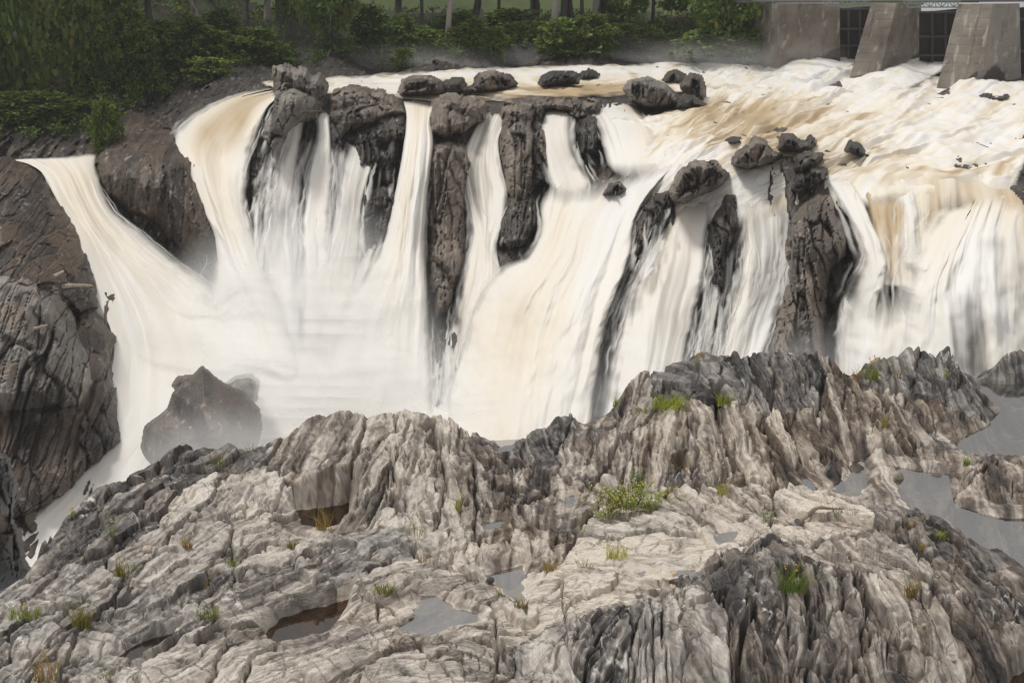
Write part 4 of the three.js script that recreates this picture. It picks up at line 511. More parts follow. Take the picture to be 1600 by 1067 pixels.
function bedColour(x, z, h) {      // pale and dark beds along the layers, mottling, lichen, rust and quartz
  const { r, s, t, br, fold } = RK, n1 = fbm(x * 1.1, z * 1.1, h * 1.1, 4), mot = fbm(x * 6, z * 6, h * 6, 3), bed = sstep(-0.1, 0.1, noise(t * 2.3, s * 0.13, r.i + 80)) - 0.5, lam = sstep(-0.2, 0.2, noise(t * 8 + fold, s * 0.35, r.i + 20)) - 0.5, lam2 = noise(t * 22, s * 0.9, r.i + 25), k = 0.5 + Math.min(1, r.fl * 7);
  let tone = 0.10 + r.tone * 0.94 + (br - 0.5) * 0.26 + 0.42 * n1 + 0.2 * k * bed + 0.19 * k * lam + 0.12 * lam2 + 0.28 * mot; tone = clamp(0.5 + (tone - 0.47) * 1.1); const pale = mix3(PALEG, PALE, clamp(r.warm * 1.9 + n1 * 0.4)), mid = mix3(GREY, WARM, clamp(r.warm * 1.9 + 0.05 + n1 * 0.8));
  let c = tone < 0.45 ? mix3(BLACK, mid, tone / 0.45) : mix3(mid, pale, (tone - 0.45) / 0.55);
  const lich = sstep(0.18, 0.42, fbm(x * 3.2 + 40, z * 3.2, h * 2, 4)) * sstep(0, 0.3, fbm(x * 0.5, z * 0.5 + 8, 2, 3)); c = mix3(c, [0.06, 0.056, 0.053], lich * 0.65);
  const rust = sstep(0.3, 0.55, fbm(x * 1.6 + 77, z * 1.6, 3, 4)); c = mix3(c, [0.22, 0.13, 0.07], rust * 0.35);
  const v1 = Math.abs(noise(s * 0.9, t * 4 + fold, r.i + 31)), v2 = Math.abs(noise(s * 1.7 + 9, t * 1.3, r.i + 37)), where = sstep(0.15, 0.4, noise(x * 0.8, z * 0.8, r.i + 3) + r.vein - 0.15);
  const vein = sstep(0.05 + 0.07 * r.vein, 0.0, v1) * where * sstep(-0.1, 0.2, mot) + 0.8 * sstep(0.018, 0.0, v2) * where; return mix3(c, [0.8, 0.775, 0.73], clamp(vein * 1.2) * 0.95);
}
{
  const A0 = -0.425, A1 = 0.425, NA = 1220, rows = []; for (let py = 1150; py > 530; py -= 0.9) rows.push(distAt(800, py, -13.75));
  const NZ = rows.length, n = (NA + 1) * NZ, P = new Float32Array(n * 3), C = new Float32Array(n * 3), U = new Float32Array(n * 2), K = new Int32Array(n), RI = new Uint8Array(n);
  for (let j = 0; j < NZ; j++) for (let i = 0; i <= NA; i++) {
    const a = A0 + (A1 - A0) * (i / NA), D = rows[j], x = a * D, o = j * (NA + 1) + i, h = D > crestD(a) + 3.2 ? -30 : bedrock(x, D); if (h < -26) { K[o] = -1e9; P.set([x, EYE + h, -D], o * 3); continue; }
    P.set([x, EYE + h, -D], o * 3); C.set(bedColour(x, D, h), o * 3); U.set([RK.s * 0.22, RK.t * 0.9 + h * 0.35], o * 2); RI[o] = RK.r.i; K[o] = RK.r.i * 100000 + (((RK.block % 99991) + 99991) % 99991);
  }
  const I = []; for (let j = 0; j < NZ - 1; j++) for (let i = 0; i < NA; i++) { const a = j * (NA + 1) + i, b = a + 1, c = a + NA + 1, d = c + 1; if (K[a] < -1e8 || K[b] < -1e8 || K[c] < -1e8 || K[d] < -1e8) continue; I.push(a, b, c, b, d, c); }
  const whole = geo(P, I, null, null, null), N = whole.attributes.normal.array, by = new Map();
  for (let k = 0; k < I.length; k += 3) { const key = K[I[k]]; if (!by.has(key)) by.set(key, []); by.get(key).push(I[k], I[k + 1], I[k + 2]); }
  const groups = REGIONS.map(() => []), root = new Int32Array(n).fill(-1), find = (v) => { while (root[v] !== v) { root[v] = root[root[v]]; v = root[v]; } return v; };
  for (const [key, list] of by) {       // one list per connected block
    for (const v of list) root[v] = v; for (let k = 0; k < list.length; k += 3) { const a = find(list[k]); root[find(list[k + 1])] = a; root[find(list[k + 2])] = a; }
    const isles = new Map(); for (let k = 0; k < list.length; k += 3) { const a = find(list[k]); if (!isles.has(a)) isles.set(a, []); isles.get(a).push(list[k], list[k + 1], list[k + 2]); } for (const l of isles.values()) groups[Math.floor(key / 100000)].push(l);
  }
  const local = new Int32Array(n).fill(-1);
  const cut = (list) => { let m = 0; const ids = []; const idx = new Uint32Array(list.length); for (let k = 0; k < list.length; k++) { const v = list[k]; if (local[v] < 0) { local[v] = m++; ids.push(v); } idx[k] = local[v]; } const p = new Float32Array(m * 3), c = new Float32Array(m * 3), nn = new Float32Array(m * 3), u = new Float32Array(m * 2); ids.forEach((v, k) => { for (let q = 0; q < 3; q++) { p[k * 3 + q] = P[v * 3 + q]; c[k * 3 + q] = C[v * 3 + q]; nn[k * 3 + q] = N[v * 3 + q]; } u[k * 2] = U[v * 2]; u[k * 2 + 1] = U[v * 2 + 1]; local[v] = -1; }); return geo(p, idx, c, nn, u); };
  REGIONS.forEach((R, i) => {
    const lists = groups[i]; if (!lists.length) return; const big = lists.filter((l) => l.length > 900), small = lists.filter((l) => l.length <= 900).flat();
    const g = base('rock_outcrop'); tag(g, R.label, 'rock outcrop'); for (const l of big) put('rock_block', cut(l), R.tone < 0.28 ? wetRockMat : rockMat, g); if (small.length) put('rock_rubble', cut(small), R.tone < 0.28 ? wetRockMat : rockMat, g).userData.kind = 'stuff';
  });
  const pane = (c, ior) => new THREE.MeshPhysicalMaterial({ color: new THREE.Color().setRGB(...c), transmission: 1, thickness: 0, roughness: 0.03, ior });
  const clear = pane([0.55, 0.52, 0.48], 4.6), brown = pane([0.34, 0.22, 0.09], 1.8);
  for (const p of POOLS) {
    const sh = new THREE.Shape(p.W.map(([x, z]) => { const cx = p.W.reduce((q, w) => q + w[0], 0) / p.W.length, cz = p.W.reduce((q, w) => q + w[1], 0) / p.W.length, l = Math.hypot(x - cx, z - cz); return new THREE.Vector2(x + (x - cx) / l * 0.16, z + (z - cz) / l * 0.2); })), g = new THREE.ShapeGeometry(sh); g.rotateX(Math.PI / 2); g.scale(1, 1, -1);
    const q = g.attributes.position; for (let k = 0; k < q.count; k++) q.setY(k, EYE + p.lv); { const id = g.index.array; for (let k = 0; k < id.length; k += 3) { const t = id[k]; id[k] = id[k + 1]; id[k + 1] = t; } } g.computeVertexNormals(); if (g.attributes.normal.getY(0) < 0) { const id = g.index.array; for (let k = 0; k < id.length; k += 3) { const t = id[k]; id[k] = id[k + 1]; id[k + 1] = t; } g.computeVertexNormals(); }
    tag(put(p.name, g, p.name === 'dark_pool' ? brown : clear), p.label, p.name === 'puddle' ? 'puddle' : 'pool', null, 'structure').castShadow = false;
  }
}
// point on the finished bedrock at a pixel (for plants and wood)
function onRock(px, py) { const r = ray(px, py); let D = 19; for (; D < 44; D += 0.03) { const x = (r[0] / r[2]) * D, y = (r[1] / r[2]) * D; if (y <= baseH(x, D) + 0.3 && y <= bedrock(x, D)) break; } return new THREE.Vector3((r[0] / r[2]) * D, EYE + bedrock((r[0] / r[2]) * D, D), -D); }
// ---------------------------------------------------------------- trees and shrubs of the far bank
const leafMat = new THREE.MeshPhysicalMaterial({ vertexColors: true, roughness: 0.75, side: THREE.DoubleSide, transmission: 0.3, thickness: 0, specularIntensity: 0.4 });
const barkMat = new THREE.MeshStandardMaterial({ vertexColors: true, bumpMap: GRAIN, bumpScale: 0.05, roughness: 0.95 });
function crownGeo(seed, kind) {      // a crown one metre high and wide, its foot at the origin: leaf sprays through the volume
  const r = rng(seed), P = [], C = [], I = [], N = kind === 'cedar' ? 900 : 620, lobes = []; for (let k = 0; k < 9; k++) lobes.push([r() * 6.283, r(), 0.7 + 0.5 * r()]);
  for (let k = 0; k < N; k++) {
    const a = r() * 6.283, y = Math.pow(r(), 0.9); let R = kind === 'cedar' ? 0.48 * Math.pow(1 - y, 0.45) * Math.min(1, 0.55 + y * 3) : 0.5 * Math.sqrt(Math.max(0, 1 - (2 * y - 0.85) ** 2 / 1.6));
    for (const l of lobes) R *= 1 + 0.22 * (l[2] - 0.6) * Math.cos(a * 2 - l[0] * 2) * Math.exp(-((y - l[1]) ** 2) * 30) ; R *= 0.72 + 0.95 * noise(a * 1.1 + seed, y * 4, seed) + 0.3 * noise(a * 3 + seed, y * 11, seed + 4);
    const q = Math.sqrt(0.25 + 0.75 * r()), cx = Math.cos(a) * R * q, cz = Math.sin(a) * R * q, cy = y * 0.96 + 0.02, tone = clamp(0.35 + 0.35 * r() + 0.3 * noise(cx * 4, cy * 4, cz * 4 + seed)), warm = r() < 0.1 ? 0.5 : 0;
    const m = kind === 'cedar' ? 7 : 8, sp = kind === 'cedar' ? 0.065 : 0.075, out = new THREE.Vector3(Math.cos(a), kind === 'cedar' ? 0.15 - 0.5 * r() : 0.3, Math.sin(a)).normalize();
    for (let i = 0; i < m; i++) {
      const d = out.clone().add(new THREE.Vector3(r() - 0.5, r() - 0.5, r() - 0.5).multiplyScalar(1.6)).normalize(), side = new THREE.Vector3(r() - 0.5, r() - 0.5, r() - 0.5).cross(d).normalize(), L = sp * (0.35 + 1.1 * r()), w = L * (kind === 'cedar' ? 0.26 : 0.36), o = P.length / 3, b = new THREE.Vector3(cx, cy, cz).add(new THREE.Vector3(r() - 0.5, r() - 0.5, r() - 0.5).multiplyScalar(0.05)), e = b.clone().addScaledVector(d, L), mid = b.clone().addScaledVector(d, L * 0.5);
      for (const v of [b, mid.clone().addScaledVector(side, w), e, mid.clone().addScaledVector(side, -w)]) P.push(v.x, v.y, v.z);
      const t = clamp(tone + (r() - 0.5) * 0.3), c = kind === 'cedar' ? mix3([0.03, 0.068, 0.014], [0.2, 0.29, 0.06], t) : mix3([0.055, 0.11, 0.02], [0.25, 0.34, 0.06], t), cc = warm ? mix3(c, [0.2, 0.15, 0.03], warm) : c; for (let v = 0; v < 4; v++) C.push(...cc); I.push(o, o + 1, o + 2, o, o + 2, o + 3);
    }
  }
  return geo(P, I, C);
}
const CEDAR = [1, 2, 3, 4, 5, 6].map((s) => crownGeo(s * 13, 'cedar')), BUSH = [1, 2, 3, 4, 5, 6].map((s) => crownGeo(s * 17 + 3, 'bush'));
function trunkGeo(seed, pale, lean = 0) {     // one metre high, leaning by lean
  const r = rng(seed), path = []; for (let k = 0; k <= 8; k++) path.push(new THREE.Vector3(lean * Math.pow(k / 8, 0.8) + 0.012 * (r() - 0.5), k / 8, 0.01 * (r() - 0.5)));
  const g = new THREE.TubeGeometry(new THREE.CatmullRomCurve3(path), 20, 1, 7), p = g.attributes.position, n = g.attributes.normal, c = []; for (let k = 0; k < p.count; k++) { const y = p.getY(k), R = 0.022 * (1 - 0.55 * clamp(y)) * (y < 0.06 ? 1.5 : 1) - 1; p.setXYZ(k, p.getX(k) + n.getX(k) * R, y + n.getY(k) * R, p.getZ(k) + n.getZ(k) * R); const b = noise(p.getX(k) * 30, y * 22, p.getZ(k) * 30 + seed); c.push(...(pale ? (b > 0.25 ? [0.09, 0.08, 0.07] : [0.42, 0.39, 0.35]) : mix3([0.05, 0.042, 0.036], [0.13, 0.11, 0.095], clamp(0.5 + b)))); }
  g.setAttribute('color', new THREE.BufferAttribute(new Float32Array(c), 3)); return g;
}
const rt = rng(404);
// [label, kind, foot x, foot y, trunk height px, lean, crown middle x, crown foot y, crown width px, crown height px, pale]
function tree(label, name, fx, fy, th, lean, cx, cy, cw, ch, kind, pale = false, group) {
  const D = baseD(fx, fy), p = at(fx, fy, D), m = D / FPX / 0.97, g = base(name, new THREE.Vector3(p.x, p.y - 0.25, p.z)); tag(g, label, name === 'shrub' ? 'shrub' : 'tree', group);
  if (th) { const t = put('trunk', trunkGeo(fx + 3, pale, lean), barkMat, g), h = th * m; t.scale.set(h > 6 ? 7.5 : 5.5, h, h > 6 ? 7.5 : 5.5); if (lean) t.scale.x = h; if (lean) t.scale.z = h; }
  const c = put('crown', (kind === 'cedar' ? CEDAR : BUSH)[Math.floor(rt() * 6)], leafMat, g); c.position.set((cx - fx) * m, (fy - cy) * m + 0.2, 0.2 + rt() * 0.5); c.scale.set(cw * m * 1.3, ch * m * 1.15, cw * m * 1.1); c.rotation.y = rt() * 6; return g;
}
const T = (l, ...a) => tree(l, 'cedar_tree', ...a), S = (l, fx, fy, w, h, kind = 'bush') => tree(l, 'shrub', fx, fy, 0, 0, fx, fy + 4, w, h, kind);
T('big dense dark green conifer at the top left corner', 40, 150, 300, 0, 36, 148, 110, 330, 'cedar');
T('dark conifer half hidden left of the big corner conifer', -20, 150, 300, 0, -14, 150, 80, 320, 'cedar');
T('straight dark trunk rising beside the big corner conifer', 93, 62, 300, 0, 93, -110, 120, 200, 'bush');
T('drooping cedar overhanging the brown rocks by the corner conifer', 140, 118, 200, 0, 138, 122, 88, 190, 'cedar');
T('twin stemmed birch with light green crown above the pointed boulder', 178, 62, 200, -0.12, 182, 22, 80, 120, 'bush', true);
T('pale broken stem leaning left out of the bank', 322, 44, 170, -0.35, 270, -70, 90, 120, 'bush', true);
T('slim dark trunk between the birch and the leaning stem', 232, 60, 260, 0.02, 234, -60, 90, 150, 'bush');
T('thin grey trunk right of the leaning stem', 388, 62, 260, 0, 388, -90, 80, 150, 'bush');
T('slender white birch stem above the yellowish shrub', 419, 48, 260, 0.01, 421, -90, 80, 150, 'bush', true);
T('thick dark trunk right of the slender birch', 440, 52, 280, -0.03, 436, -100, 100, 160, 'bush');
T('bushy cedar with three bare stems above the pale pinnacle', 522, 72, 200, 0.02, 515, 46, 100, 200, 'cedar');
T('small cedar left of the three stemmed cedar', 466, 76, 120, 0, 464, 70, 60, 110, 'cedar');
T('white birch stem behind the wide cedar clump', 583, 44, 260, 0, 583, -80, 70, 150, 'bush', true);
T('dark trunk rising behind the wide cedar clump', 623, 42, 260, 0.01, 622, -80, 90, 150, 'bush');
T('thin trunk with forked foot right of the wide cedar clump', 659, 60, 260, 0, 659, -40, 80, 140, 'cedar');
T('curved pale trunk growing out over the bank', 697, 70, 220, 0.08, 706, -20, 80, 120, 'cedar', true);
T('grey trunk bent to the right above the river boulders', 731, 50, 230, 0.2, 756, -40, 80, 120, 'bush');
T('sturdy dark trunk before the lawn above the river boulders', 780, 44, 300, 0, 780, -120, 110, 170, 'bush');
T('dark trunk left of the row of thin trunks on the lawn edge', 832, 36, 300, 0.02, 834, -120, 100, 170, 'bush');
T('long thin pale trunk reaching down to the shrubs', 866, 64, 280, 0.01, 868, -90, 80, 150, 'bush', true);
T('slim dark trunk in the row on the lawn edge', 879, 46, 280, 0.02, 882, -110, 80, 150, 'bush');
T('crooked grey trunk in the row on the lawn edge', 891, 42, 280, -0.05, 880, -110, 90, 150, 'bush');
T('thickest brown trunk in the row on the lawn edge', 908, 50, 300, 0, 908, -120, 100, 170, 'bush');
T('white birch trunk in the row on the lawn edge', 930, 40, 280, 0.03, 936, -110, 90, 150, 'bush', true);
T('dark trunk right behind the white birch trunk', 936, 38, 280, 0.02, 938, -110, 90, 150, 'bush');
T('short leafy trunk right of the white birch', 972, 46, 120, 0, 974, 24, 60, 90, 'bush');
T('dark trunk beside the bare stony slope', 1020, 50, 280, 0, 1020, -100, 90, 160, 'bush');
T('bare pale pole leaning over the stony slope', 1024, 54, 40, 0.5, 1052, 18, 46, 40, 'bush', true);
T('large light green tree standing against the concrete dam', 1140, 72, 160, 0, 1138, 68, 118, 170, 'cedar');
S('hanging dark shrub under the drooping cedar', 170, 120, 70, 80, 'cedar'); S('leafy shrub spilling onto the pointed boulder', 168, 236, 44, 72); S('low yellow green shrub on the dark rock shelf at the left', 70, 182, 96, 36); S('shrub in the crevice left of the pointed boulder', 20, 178, 80, 34);
S('dense rounded cedar shrub hanging over the rock cliff', 220, 128, 78, 84, 'cedar'); S('flat cedar shrub above the curling chute', 258, 98, 84, 60, 'cedar'); S('broad green shrub below the leaning stem', 300, 92, 92, 60, 'cedar'); S('small yellowish shrub under the thin grey trunk', 340, 84, 60, 34); S('yellow green shrub below the slender birch', 400, 92, 72, 44); S('thin shrub above the pale pinnacle', 440, 104, 50, 34);
S('wide dark cedar clump above the white river lip', 580, 92, 96, 74, 'cedar'); S('hazy cedar clump right of the wide cedar clump', 630, 96, 74, 66, 'cedar'); S('light green bush hanging at the water edge', 632, 106, 36, 30); S('rusty leaved bush under the forked trunk', 668, 84, 50, 36); S('cedar bush below the curved pale trunk', 740, 84, 74, 50, 'cedar'); S('slim bright bush beside the sturdy dark trunk', 776, 92, 34, 46);
S('rounded bright shrub left of the row of trunks', 822, 82, 76, 44); S('thick bright green shrub under the row of trunks', 880, 80, 78, 46); S('tall bright shrub right under the white birch', 926, 78, 70, 50); S('low shrub left of the bare stony slope', 968, 76, 62, 36); S('small bush at the foot of the leaning pole', 1014, 78, 56, 34); S('spreading shrub under the large light green tree', 1108, 82, 96, 34); S('scrubby bush at the corner of the dam wall', 1166, 92, 50, 44);
S('dark undergrowth bush between the birch and the slim trunk', 205, 78, 70, 54); S('dark bush at the foot of the thick dark trunk', 448, 84, 60, 40); S('dull green bush behind the white birch stem', 560, 50, 80, 40); S('low dull bush under the bent grey trunk', 712, 56, 70, 34); S('dim bush behind the sturdy dark trunk', 800, 50, 80, 34); S('dim bush behind the leaning stem', 350, 60, 80, 44, 'cedar'); S('small dark bush at the bank foot beside the curling chute', 330, 120, 60, 30);
// undergrowth: loose leaves all over the bank, nobody could count them
{ const r = rng(91), P = [], C = [], I = []; let n = 0; while (n < 9000) { const px = -60 + 1260 * r(), f = pl(FOOT, px), l = pl(LAWN, px), py = lerp(l + 2, f - 16, Math.pow(r(), 0.8)); if (noise(px * 0.03, py * 0.06, 5) + 0.5 * noise(px * 0.09, py * 0.15, 8) < -0.12 + 0.5 * sstep(f - 50, f - 10, py)) { n += 0.2; continue; } n++; const c = at(px, py, baseD(px, py) - 0.5 - 0.6 * r()), t = clamp(0.4 + 0.5 * noise(px * 0.05, py * 0.08, 2) + 0.3 * (r() - 0.5)), dry = noise(px * 0.04, py * 0.05, 20) > 0.35;
  for (let i = 0; i < 5; i++) { const b = c.clone().add(new THREE.Vector3((r() - 0.5) * 0.5, (r() - 0.2) * 0.5, (r() - 0.5) * 0.5)), d = new THREE.Vector3(r() - 0.5, r() * 0.8 - 0.2, r() - 0.3).normalize(), sd = new THREE.Vector3(r() - 0.5, r() - 0.5, r() - 0.5).cross(d).normalize(), L = 0.14 + 0.22 * r(), o = P.length / 3; for (const v of [b, b.clone().addScaledVector(d, L * 0.5).addScaledVector(sd, L * 0.3), b.clone().addScaledVector(d, L), b.clone().addScaledVector(d, L * 0.5).addScaledVector(sd, -L * 0.3)]) { P.push(v.x, v.y, v.z); C.push(...(dry ? mix3([0.12, 0.09, 0.03], [0.26, 0.2, 0.05], t) : mix3([0.05, 0.1, 0.02], [0.22, 0.31, 0.06], t))); } I.push(o, o + 1, o + 2, o, o + 2, o + 3); } }
  tag(put('undergrowth', geo(P, I, C), leafMat), 'tangled green undergrowth covering the far bank below the trees', 'undergrowth', null, 'stuff'); }
// ---------------------------------------------------------------- the dam
const concrete = new THREE.MeshStandardMaterial({ vertexColors: true, bumpMap: GRAIN, bumpScale: 0.06, roughness: 0.9 }), steel = new THREE.MeshStandardMaterial({ color: new THREE.Color().setRGB(0.022, 0.021, 0.023), roughness: 0.7 }), zinc = new THREE.MeshStandardMaterial({ color: new THREE.Color().setRGB(0.2, 0.23, 0.23), roughness: 0.6, metalness: 0.2 });
function face(a, b, c, d, look, nu = 60, nv = 90) {      // a top left, b top right, c bottom right, d bottom left
  const P = [], C = [], U = [], I = [], A = new THREE.Vector3(), B = new THREE.Vector3(), nrm = b.clone().sub(a).cross(a.clone().sub(d)).normalize();
  for (let j = 0; j <= nv; j++) for (let i = 0; i <= nu; i++) { A.lerpVectors(a, b, i / nu); B.lerpVectors(d, c, i / nu); A.lerp(B, j / nv); const e = Math.min(i, nu - i, j, nv - j) > 0 ? 1 : 0; A.addScaledVector(nrm, e * (0.05 * fbm(A.x * 1.2, A.y * 1.2, A.z * 1.2, 4) - (look.board && Math.abs(((A.y * 1.7) % 1 + 1) % 1 - 0.5) > 0.46 ? 0.03 : 0))); P.push(A.x, A.y, A.z); C.push(...look.f(A, i / nu, j / nv)); U.push(A.x * 0.3 + A.z * 0.2, A.y * 0.3); }
  for (let j = 0; j < nv; j++) for (let i = 0; i < nu; i++) { const k = j * (nu + 1) + i; I.push(k, k + nu + 1, k + 1, k + 1, k + nu + 1, k + nu + 2); }
  return geo(P, I, C, null, U);
}
const cement = (a, b, wet) => ({ board: true, f: (p, u, v) => { let c = mix3(a, b, clamp(0.5 + 0.8 * fbm(p.x * 0.5, p.y * 0.5, p.z * 0.5, 4))); const run = sstep(0.1, 0.45, fbm(p.x * 2.2 + p.z, p.y * 0.35, 3, 4)); c = mix3(c, [0.11, 0.075, 0.05], run * 0.65); const salt = sstep(0.2, 0.36, fbm(p.x * 2.6 + p.z, p.y * 0.8, 9, 4)); c = mix3(c, [0.5, 0.45, 0.38], salt * 0.6); const w = wet(u, v) + 0.06 * fbm(p.x * 1.5, p.y * 2, p.z, 3); return mix3(c, [0.035, 0.027, 0.022], sstep(-0.02, 0.03, w) * 0.85); } });
const old = [[0.13, 0.112, 0.095], [0.34, 0.3, 0.255]], newer = [[0.25, 0.225, 0.195], [0.33, 0.3, 0.265]];
function pier(label, nose, back, look1, look2) {       // corners as [px, py, D]
  const g = base('dam_pier'); tag(g, label, 'dam pier'); const [tl, tr, br, bl] = nose.map((q) => at(...q)), [tb, bb] = back.map((q) => at(...q)), lb = at(nose[0][0] + 6, nose[0][1], back[0][2] + 2), lbb = at(nose[3][0] + 22, nose[3][1] - 12, back[1][2] + 2);
  put('nose', face(tl, tr, br, bl, look1), concrete, g); put('side_wall', face(tr, tb, bb, br, look2), concrete, g); put('side_wall', face(lb, tl, bl, lbb, look1, 20, 30), concrete, g); put('top', face(lb, tb, tr, tl, look2, 10, 10), concrete, g); return g;
}
const dry = () => -1;
pier('left dam pier with a sloping brown stained nose', [[1362,5,110.5],[1402,5,110.2],[1372,128,107.6],[1326,128,108]], [[1440,5,114],[1441,104,113.2]], cement(...old, (u, v) => v - 0.93), cement(...old, (u, v) => v - 0.95 + 0.3 * Math.pow(u, 1.3) - 0.08));
pier('right dam pier with a sloping brown nose and a newer grey side', [[1498,6,106],[1553,6,105.6],[1522,146,102.6],[1462,146,103]], [[1594,5,110],[1597,140,108.5]], cement(...old, (u, v) => v - 0.96 + 0.25 * sstep(0.55, 1, u)), cement(...newer, (u, v) => v - 0.68 - 1.3 * Math.pow(Math.abs(u - 0.38), 1.6)));
{ const g = base('dam_wall'); tag(g, 'stained concrete end wall of the dam beside the large light green tree', 'dam wall'); const a = at(1217, 5, 112.5), b = at(1313, 5, 114.6), c = at(1313, 104, 113.6), d = at(1217, 116, 111.8), e = at(1172, 5, 116), f = at(1172, 118, 115), bk = at(1313, 3, 122), ek = at(1172, 3, 122);
  put('front_wall', face(a, b, c, d, cement(...old, (u, v) => v - 1.0 + 0.32 * u)), concrete, g); put('side_wall', face(e, a, d, f, cement(...old, dry)), concrete, g); put('top', face(ek, bk, b, a, cement(...old, dry), 10, 10), concrete, g); put('side_wall', face(b, bk, at(1313, 96, 121), c, cement(...old, dry), 10, 10), concrete, g); }
function bar(p, q, w, d = w) { const L = p.distanceTo(q), g = new THREE.BoxGeometry(w, L, d); g.applyQuaternion(new THREE.Quaternion().setFromUnitVectors(new THREE.Vector3(0, 1, 0), q.clone().sub(p).normalize())); const m = p.clone().add(q).multiplyScalar(0.5); g.translate(m.x, m.y, m.z); return g; }
function gate(label, x0, x1, y0, y1, D, vs, hs) {
  const g = base('sluice_gate'); tag(g, label, 'sluice gate'); put('panel', bar(at((x0 + x1) / 2, y0, D), at((x0 + x1) / 2, y1, D), (x1 - x0) * D / FPX, 0.15), steel, g);
  for (const x of vs) put('beam', bar(at(x, y0 + 1, D - 0.2), at(x, y1 - 1, D - 0.2), 0.16, 0.3), steelB, g); for (const y of hs) put('beam', bar(at(x0, y, D - 0.32), at(x1, y, D - 0.32), 0.16, 0.2), steelB, g);
}
const steelB = new THREE.MeshStandardMaterial({ color: new THREE.Color().setRGB(0.06, 0.055, 0.06), roughness: 0.6 });
gate('dark steel sluice gate between the end wall and the left pier', 1310, 1366, 11, 104, 115, [1326, 1344], [14, 45, 71]); gate('dark steel sluice gate between the two piers', 1438, 1502, 16, 110, 112, [1457, 1478], [19, 57, 86]); gate('edge of a dark sluice gate right of the right pier', 1594, 1660, 8, 150, 110.5, [1612, 1640], [30, 80]);
function truss(label, x0, x1, y0, y1, D, n) {
  const g = base('footbridge_truss'); tag(g, label, 'footbridge'); const top = [], bot = []; for (let k = 0; k <= n; k++) { top.push(at(lerp(x0, x1, k / n), y0, D)); bot.push(at(lerp(x0 + 6, x1 - 2, k / n), y1, D)); }
  put('top_rail', bar(top[0], top[n], 0.09), zinc, g); put('bottom_rail', bar(bot[0], bot[n], 0.09), zinc, g); for (let k = 0; k < n; k++) { put('brace', bar(k % 2 ? top[k] : bot[k], k % 2 ? bot[k + 1] : top[k + 1], 0.06), zinc, g); put('post', bar(top[k], bot[k], 0.05), zinc, g); }
}
truss('grey steel truss of the footbridge over the left gate', 1286, 1362, 1, 9, 109, 8); truss('grey steel truss of the footbridge over the right gate', 1412, 1502, 1, 11, 106, 9);
{ const g = base('footbridge_deck'); tag(g, 'pale footbridge deck running along the top of the dam', 'footbridge'); put('deck', bar(at(1150, 1, 113), at(1700, -1.5, 104.2), 0.1, 0.5), steelB, g); }
tag(put('pipe_post', bar(at(1208, 34, 111.5), at(1208, -20, 111.5), 0.07), zinc), 'thin grey pole standing against the dam end wall', 'pole');
// jets from under the gates
WF('white water bursting from under the left gate', [[[1316,76,.9],[1300,84,1],[1262,96,1],[1215,108,1],[1180,118,1]],[[1330,84,1],[1316,94,1],[1280,106,1],[1240,118,1],[1200,132,1]],[[1346,98,1],[1334,112,1],[1310,124,1],[1270,136,1],[1230,150,1]]], { off: 0.15, up: 0.22, amp: 0.12, wave: 0.5, feather: 7, streak: 0.9, dv: 2.2, du: 1.2, tan: 0.2, foam: 1, tanVar: 0.6, cover: 0.95, threads: 0, ends: [0.02, 0.4] });
WF('white water bursting from under the right gate', [[[1442,78,.9],[1430,90,1],[1400,106,1],[1365,122,1],[1330,138,1]],[[1462,86,1],[1450,102,1],[1425,116,1],[1390,132,1],[1350,150,1]],[[1500,90,1],[1486,108,1],[1460,124,1],[1430,142,1],[1390,160,1]]], { off: 0.15, up: 0.22, amp: 0.12, wave: 0.5, feather: 7, streak: 0.9, dv: 2.2, du: 1.2, tan: 0.2, foam: 1, tanVar: 0.6, cover: 0.95, threads: 0, ends: [0.02, 0.4] });
// fence at the lawn edge
{ const g = base('lawn_fence'); tag(g, 'thin wire fence on posts along the far lawn edge', 'fence'); const D = 136, ps = [952, 975, 1000, 1025, 1050, 1075]; for (const x of ps) put('post', bar(at(x, 22, D), at(x, 2, D), 0.08), steelB, g); for (const y of [5, 12]) put('wire', bar(at(950, y, D), at(1078, y, D), 0.03), zinc, g); }
// ---------------------------------------------------------------- plants, wood and loose stones on the bedrock
const bladeMat = new THREE.MeshPhysicalMaterial({ vertexColors: true, roughness: 0.8, side: THREE.DoubleSide, transmission: 0.25, thickness: 0, specularIntensity: 0.3 });
const GREEN = [0.22, 0.31, 0.03], LIME = [0.5, 0.55, 0.06], STRAW = [0.5, 0.34, 0.11], OLIVE = [0.25, 0.21, 0.05], FRESH = [0.14, 0.27, 0.04], GOLD = [0.75, 0.42, 0.02], RUST = [0.3, 0.1, 0.03];
function blades(seed, h, w, n, cols, fat = 0.01, spread = 0.95) {
  const r = rng(seed), P = [], C = [], I = [];
  for (let k = 0; k < n; k++) { const a = r() * 6.283, b = (r() - 0.5) * w, bz = (r() - 0.5) * w * 0.5, H = h * (0.45 + 0.6 * r()), lx = Math.cos(a) * spread * H * r(), lz = Math.sin(a) * spread * H * r() * 0.6, f = fat * (0.7 + 0.6 * r()), ang = r() * 3.14, c = mix3(cols[Math.floor(r() * cols.length)], cols[0], r() * 0.5), o = P.length / 3; for (let i = 0; i <= 3; i++) { const t = i / 3, x = b + lx * t * t, y = H * t * (1 - 0.12 * t), z = bz + lz * t * t, q = f * (1 - t * 0.9); P.push(x - Math.cos(ang) * q, y, z - Math.sin(ang) * q, x + Math.cos(ang) * q, y, z + Math.sin(ang) * q); C.push(...c, ...c); } for (let i = 0; i < 3; i++) { const v = o + i * 2; I.push(v, v + 1, v + 2, v + 1, v + 3, v + 2); } }
  return geo(P, I, C);
}
